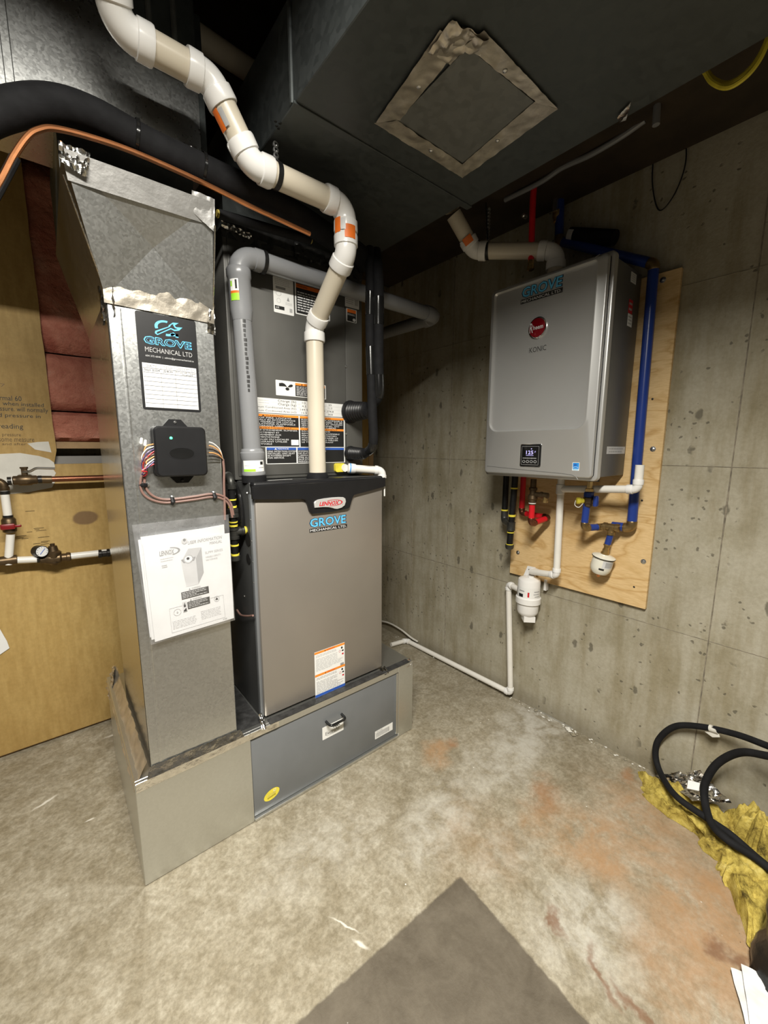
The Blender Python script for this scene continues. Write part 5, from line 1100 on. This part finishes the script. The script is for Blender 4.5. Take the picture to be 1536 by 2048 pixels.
dp = thing('condensate_drain', 'white drain pipe down the concrete wall and along the floor', 'pipe', at(1021, 1388, x=1.60))
xp = 1.604; w0 = at(1034, 1168, x=xp); w1 = at(1019, 1168, x=xp); w2 = at(1021, 1386, x=xp); w2.z = max(w2.z, .016)
wv = V((xp, w2.y, w2.z)); w1 = V((xp, at(1017, 1172, x=xp).y, at(1017, 1168, x=xp).z))
w3_ = at(816, 1280, z=.016); w4_ = at(782, 1290, z=.016)
pipe_run(dp, [V((fx, fy_+rw*.9, w1.z)), w1, wv, V((min(w3_.x, 1.612), w3_.y, .0175)), V((w4_.x, w4_.y, .0175))], .0138, M['pvcsm'], M['pvcw'], R=.015, hub=.014, hr=1.22)
ov = thing('old_drain_line', 'thin pale tube along the foot of the wall beside the furnace', 'tube', at(800, 1258, x=1.63))
MB().tube(catmull([at(u, v, x=1.62) for u, v in ((745, 1240), (775, 1245), (800, 1258), (822, 1275), (835, 1283))], 6), .006, 8).build('tube', M['plaster'], ov)

# ================================================================== WATER LINES ON THE LEFT
wsx = thing('water_supply_line', 'white and copper water line with shutoff valves on the plywood', 'pipe', at(10, 1000, y=.87))
yw = .868
A = lambda u, v: at(u, v, y=yw)
za_ = A(60, 960).z; zb_2 = A(100, 1118).z; xv0, xv1 = A(8, 1000).x, A(14, 1100).x; r_ = .0135
xA = A(6, 963).x
MB().tube([A(16, 962), A(38, 960)], r_, 14).build('pipe_length', M['pvcsm'], wsx); MB().tube([A(64, 960), A(84, 959)], r_, 14).build('pipe_length', M['pvcsm'], wsx)
MB().tube([A(82, 959), V((.30, yw, A(230, 955).z))], .0115, 14).build('copper_length', M['copperd'], wsx)
MB().tube([A(82, 959), A(104, 959)], .0150, 14).build('adapter', M['bronze'], wsx)
vb = A(51, 960); MB().lathe(vb-V((.038, 0, 0)), (1, 0, 0), [(.013, 0), (.017, .004), (.017, .014), (.021, .02), (.021, .054), (.017, .060), (.017, .070), (.013, .076)], 14).build('valve_body', M['bronze'], wsx)
MB().lathe(vb, (0, 0, 1), [(.010, .01), (.010, .042), (.013, .044), (.013, .05)], 10).build('valve_stem', M['bronze'], wsx)
MB().tube(smooth_path([at(46, 944, y=yw-.005), at(60, 943, y=yw-.02), at(72, 936, y=yw-.03), at(110, 937, y=yw-.03)], .02), .0048, 8).build('valve_lever', M['steel'], wsx)
pipe_run(wsx, [A(-60, 964), V((xA, yw, za_-.002)), V((xA, yw, A(10, 1040).z))], r_, M['pvcsm'], M['bronze'], R=.02, hub=.014, hr=1.2, elbow='tee_fitting')
MB().tube([V((xA, yw, A(10, 1070).z)), V((A(14, 1112).x, yw, zb_2))], r_, 14).build('pipe_length', M['pvcsm'], wsx)
MB().lathe(V((xA, yw, A(10, 1066).z)), (0, 0, 1), [(.014, 0), (.021, .004), (.022, .02), (.022, .05), (.018, .056), (.014, .06)], 14).build('valve_body', M['bronze'], wsx)
rvp = V((xA, yw-.024, A(10, 1052).z)); MB().box(rvp+V((-.024, -.010, -.011)), rvp+V((.018, 0, .011)), 0, .006).box(rvp+V((.016, -.008, -.005)), rvp+V((.036, -.002, .005)), 0, .003).build('valve_lever', M['redd'], wsx)
for u, v in ((19, 962), (32, 960), (37, 960), (67, 960), (80, 959)): MB().lathe(A(u, v), (1, 0, 0), [(r_, -.006), (.0158, -.006), (.0158, .006), (r_, .006)], 14).build('crimp_ring', M['crimp'], wsx)
for v in (985, 1034): MB().lathe(V((xA, yw, A(10, v).z)), (0, 0, 1), [(r_, -.006), (.0158, -.006), (.0158, .006), (r_, .006)], 14).build('crimp_ring', M['crimp'], wsx)
# lower branch with gauge and regulator
x_l = A(14, 1118).x
MB().tube([A(-60, 1124), A(90, 1118)], r_, 14).build('pipe_length', M['pvcsm'], wsx); MB().tube([A(135, 1113), V((.30, yw, A(225, 1106).z))], r_, 14).build('pipe_length', M['pvcsm'], wsx)
MB().lathe(V((x_l-.028, yw, A(14, 1121).z)), (1, 0, 0), [(r_, 0), (.018, .002), (.018, .056), (r_, .058)], 14).build('tee_fitting', M['bronze'], wsx)
for u, v in ((8, 1122), (27, 1120), (78, 1118), (138, 1113)): MB().lathe(A(u, v), (1, 0, -.06), [(r_, -.006), (.0158, -.006), (.0158, .006), (r_, .006)], 14).build('crimp_ring', M['crimp'], wsx)
MB().lathe(A(196, 1108), (1, 0, -.03), [(r_, 0), (.018, .002), (.018, .012), (.016, .014), (.016, .030), (.018, .032), (.018, .042), (r_, .044)], 14).build('coupling', M['crimp'], wsx)
rg = A(108, 1116); MB().lathe(rg-V((.045, 0, 0)), (1, 0, -.03), [(.013, 0), (.017, .003), (.017, .016), (.022, .024), (.024, .045), (.022, .064), (.016, .070), (.016, .084), (.019, .086), (.019, .096), (.013, .1)], 14).build('regulator_body', M['bronze'], wsx)
MB().lathe(rg-V((0, 0, .028)), (0, 0, 1), [(.012, 0), (.022, .01), (.024, .04), (.026, .044), (.026, .052), (.018, .058), (.014, .078), (.008, .080), (.008, .088)], 16).build('regulator_bonnet', M['bronze'], wsx)
gc = at(84, 1103, y=yw-.03); ga_ = V((.42, -.9, .05)).normalized()
g_ = MB().lathe(gc, ga_, [(.017, -.036), (.0225, -.034), (.023, 0), (.0210, .002), (.0205, -.001)], 26, caps=True).build('pressure_gauge', M['blk'], wsx)
f_ = MB().lathe(gc, ga_, [(.0200, -.0004), (.0200, .0012)], 26).build('gauge_dial', M['paper'], g_)
gu, gw = frame(ga_); MB().tube([gc+ga_*.002-gu*.008-gw*.010, gc+ga_*.002+gu*.010+gw*.010], .0012, 6).build('gauge_needle', M['blue_n'], g_)
for k in range(9):
    a_ = math.radians(-30+k*30); d_ = gu*math.cos(a_)+gw*math.sin(a_); MB().tube([gc+ga_*.0018+d_*.015, gc+ga_*.0018+d_*.0185], .0007, 5).build('dial_mark', M['ink'], g_)
MB().tube([gc-ga_*.028, V((gc.x, yw, gc.z-.012)), V((gc.x+.004, yw, rg.z))], .006, 8).build('gauge_stem', M['brass'], wsx)

# ================================================================== FLOOR CLUTTER ON THE RIGHT
def blobmesh(px, hfun, nx, z0=0.0, name='insulation_batt', m='yfib', jag=.015, sd=0):
    """heap over an outline given in floor pixels"""
    P_ = [at(u, v, z=0) for u, v in px]; c = sum(P_, V((0, 0, 0)))/len(P_); N = 200; ring = []
    tot = [0]
    for i in range(len(P_)): tot.append(tot[-1]+(P_[(i+1) % len(P_)]-P_[i]).length)
    for k in range(N):
        d = tot[-1]*k/N; i = max(j for j in range(len(P_)) if tot[j] <= d); t = (d-tot[i])/max(1e-6, tot[i+1]-tot[i])
        p = P_[i].lerp(P_[(i+1) % len(P_)], t); ring.append(p+(p-c).normalized()*jag*noise.noise(p*28+V((sd, 0, 0)))+(p-c).normalized()*jag*.6*noise.noise(p*75))
    L = [[V((min(p.x, WX-.004), p.y, .001)) for p in ring]]
    for s in range(1, nx+1):
        f = 1-s/nx*.97; row = []
        for p in ring:
            q = c+(p-c)*f; e = 1-f; hh = hfun(q)*min(1, (e/.22))**.6
            q = q+V((.012*noise.noise(q*20), .012*noise.noise(q*20+V((5, 5, 5))), 0))
            row.append(V((min(q.x, WX-.004), q.y, max(.004, hh*(.75+.55*noise.noise(q*13+V((sd, 1, 2)))+.30*noise.noise(q*42)+.10*noise.noise(q*105))))))
        L.append(row)
    return MB().loft(L, 0, True, True).build(name, M[m], sharp=70)
o = blobmesh(((1280, 1548), (1283, 1590), (1330, 1632), (1395, 1672), (1425, 1720), (1462, 1790), (1486, 1850), (1500, 1900), (1528, 1945), (1560, 1990), (1620, 1960), (1640, 1800), (1600, 1718), (1560, 1698), (1480, 1652), (1430, 1624), (1340, 1574)), lambda q: .065, 40, sd=3, jag=.03)
tag(o, 'torn yellow fibreglass insulation lying on the floor by the wall', 'insulation')
o = blobmesh(((1440, 1632), (1500, 1664), (1560, 1698), (1640, 1742), (1660, 1800), (1580, 1780), (1520, 1750), (1470, 1690)), lambda q: .12, 34, sd=8, jag=.025)
tag(o, 'thicker yellow insulation wad against the wall at the right edge', 'insulation')
o = grid([at(u, v, z=z) for u, v, z in ((1318, 1552, .05), (1385, 1602, .075), (1462, 1608, .10), (1400, 1540, .14))], 22, 14, .018, (-.5, -.2, .8), 22, 5, fold=True).build('plastic_scrap', M['foil'], sharp=25); tag(o, 'crumpled silvery plastic facing on top of the yellow insulation', 'plastic')
o = grid([at(u, v, z=z) for u, v, z in ((1376, 1560, .12), (1400, 1566, .12), (1398, 1582, .11), (1374, 1577, .11))], 3, 3, .003, (-.5, -.2, .8), 20, 2).build('paper_tag', M['paper']); tag(o, 'small white paper square on the crumpled plastic', 'paper')
hs = thing('black_hose', 'black rubber hose arching in a loop against the wall at right', 'hose', at(1320, 1500, x=1.60))
H = lambda u, v, x: at(u, v, x=x)
MB().tube(catmull([H(1620, 1525, 1.45), H(1536, 1492, 1.52), H(1470, 1468, 1.57), H(1400, 1453, 1.595), H(1350, 1453, 1.60), H(1318, 1478, 1.60), H(1311, 1510, 1.59), H(1322, 1548, 1.555), at(1352, 1592, z=.10), at(1410, 1634, z=.085), at(1460, 1668, z=.08), at(1515, 1716, z=.07), at(1570, 1760, z=.06)], 10), .0105, 12).build('hose', M['rubber'], hs)
tg = H(1420, 1456, 1.59); tg2 = H(1436, 1461, 1.585); MB().tube([tg, tg2], .0118, 12).build('tape_wrap', M['plaster'], hs); MB().prism([H(1410, 1463, 1.588), H(1438, 1466, 1.585), H(1440, 1474, 1.583), H(1425, 1474, 1.585)], (-.002, 0, 0)).build('tag', M['plaster'], hs)
h2_ = thing('black_hose', 'second black hose loop lower and nearer the right edge', 'hose', at(1410, 1600, z=.05))
MB().tube(catmull([H(1640, 1535, 1.42), H(1536, 1512, 1.48), H(1480, 1505, 1.51), H(1436, 1526, 1.52), H(1412, 1562, 1.51), H(1409, 1598, 1.49), at(1422, 1645, z=.09), at(1455, 1680, z=.085), at(1520, 1722, z=.075), at(1600, 1790, z=.06)], 10), .0115, 12).build('hose', M['rubber'], h2_)
# black bag at the right edge
bx = at(1530, 2010, z=0)+CR*.128; c = V((bx.x, bx.y, 0)); L = []
for k in range(15):
    h = .36*k/14; r = .115*(1.0-.25*(k/14)**2)*(1 if k < 13 else (.7 if k == 13 else .3)); row = []
    for i in range(40):
        a = 2*math.pi*i/40; d = V((math.cos(a), math.sin(a), 0)); q = c+d*r+V((0, 0, h)); row.append(q+d*(.018*noise.noise(q*14)+.010*noise.noise(q*38)))
    L.append(row)
o = MB().loft(L, 0, True, True).build('trash_bag', M['bag'], sharp=60); tag(o, 'black plastic bag standing at the lower right edge', 'bag')
def sheet3(px, name, label, m='tissue'):
    P_ = [at(u, v, z=z) for u, v, z in px]; o = grid(P_, 16, 16, .006, (0, 0, 1), 22, len(label)).build(name, M[m]); return tag(o, label, 'paper', 'white papers at the lower right corner')
sheet3(((1461, 1937, .012), (1492, 2050, .012), (1536, 2060, .03), (1490, 1945, .02)), 'paper_sheet', 'left white paper strip on the floor beside the black bag')
sheet3(((1482, 1926, .030), (1500, 2050, .022), (1570, 2060, .03), (1525, 1950, .035)), 'paper_sheet', 'right white paper strip overlapping beside the black bag')

# ================================================================== CEILING BITS ON THE RIGHT
yc = thing('yellow_cable_loop', 'yellow electrical cable looped under the joists at upper right', 'cable', at(1440, 165, x=1.3))
for k, (dx, dv_) in enumerate(((0, 0), (.012, -8))):
    MB().tube(catmull([at(u, v+dv_, x=1.30+dx) for u, v in ((1380, 95), (1408, 140), (1425, 165), (1455, 175), (1490, 155), (1520, 118), (1545, 60))], 8), .0058, 8).build('cable_jacket', M['yel'], yc)
wc = thing('black_wire_loop', 'thin black wire hanging in a loop on the upper right wall', 'wire', at(1320, 420, x=1.63))
MB().tube(catmull([at(u, v, x=1.630) for u, v in ((1318, 200), (1308, 300), (1305, 370), (1318, 420), (1345, 395), (1368, 340), (1372, 290), (1360, 230))], 10), .0022, 6).build('wire', M['blk'], wc)
for u, v0, v1 in ((1316, 180, 250),):
    a, c = at(u, v0, x=1.36), at(u-4, v1, x=1.36); o = MB().tube([a, c], .010, 10).build('conduit_stub', M['pvcg']); tag(o, 'short grey stub hanging below the joists at upper right', 'conduit')
cn = thing('ceiling_pipe', 'dim grey pipe under the joists above the water heater', 'pipe', at(1130, 330, x=1.56))
MB().tube(catmull([at(u, v, x=1.40) for u, v in ((1010, 400), (1080, 365), (1125, 335), (1180, 310), (1240, 275), (1290, 240))], 8), .009, 10).build('pipe_length', M['pvcg'], cn)
bm_ = MB().box((X1+.05, -4.2, 2.25), (WX-.01, .85, 2.378)).build('added_dark_beam', M['wood']); tag(bm_, 'dark beam added as the unlit band between trunk and wall', 'beam')  # added to darken the unlit band along the trunk's right edge
ft = thing('insulated_pipe_end', 'dark foam covered pipe with pale tag above the water heater', 'pipe', at(1200, 470, x=1.60))
pa_, pb_ = at(1140, 470, x=1.59), at(1230, 476, x=1.59); MB().tube([pa_, pb_], .027, 14).build('foam_sleeve', M['rubber'], ft)
wrap(at(1146, 470, x=1.59), pb_-pa_, .0275, -40, 40, -.012, .012, M['lgrey'], ft, 'pipe_tag')
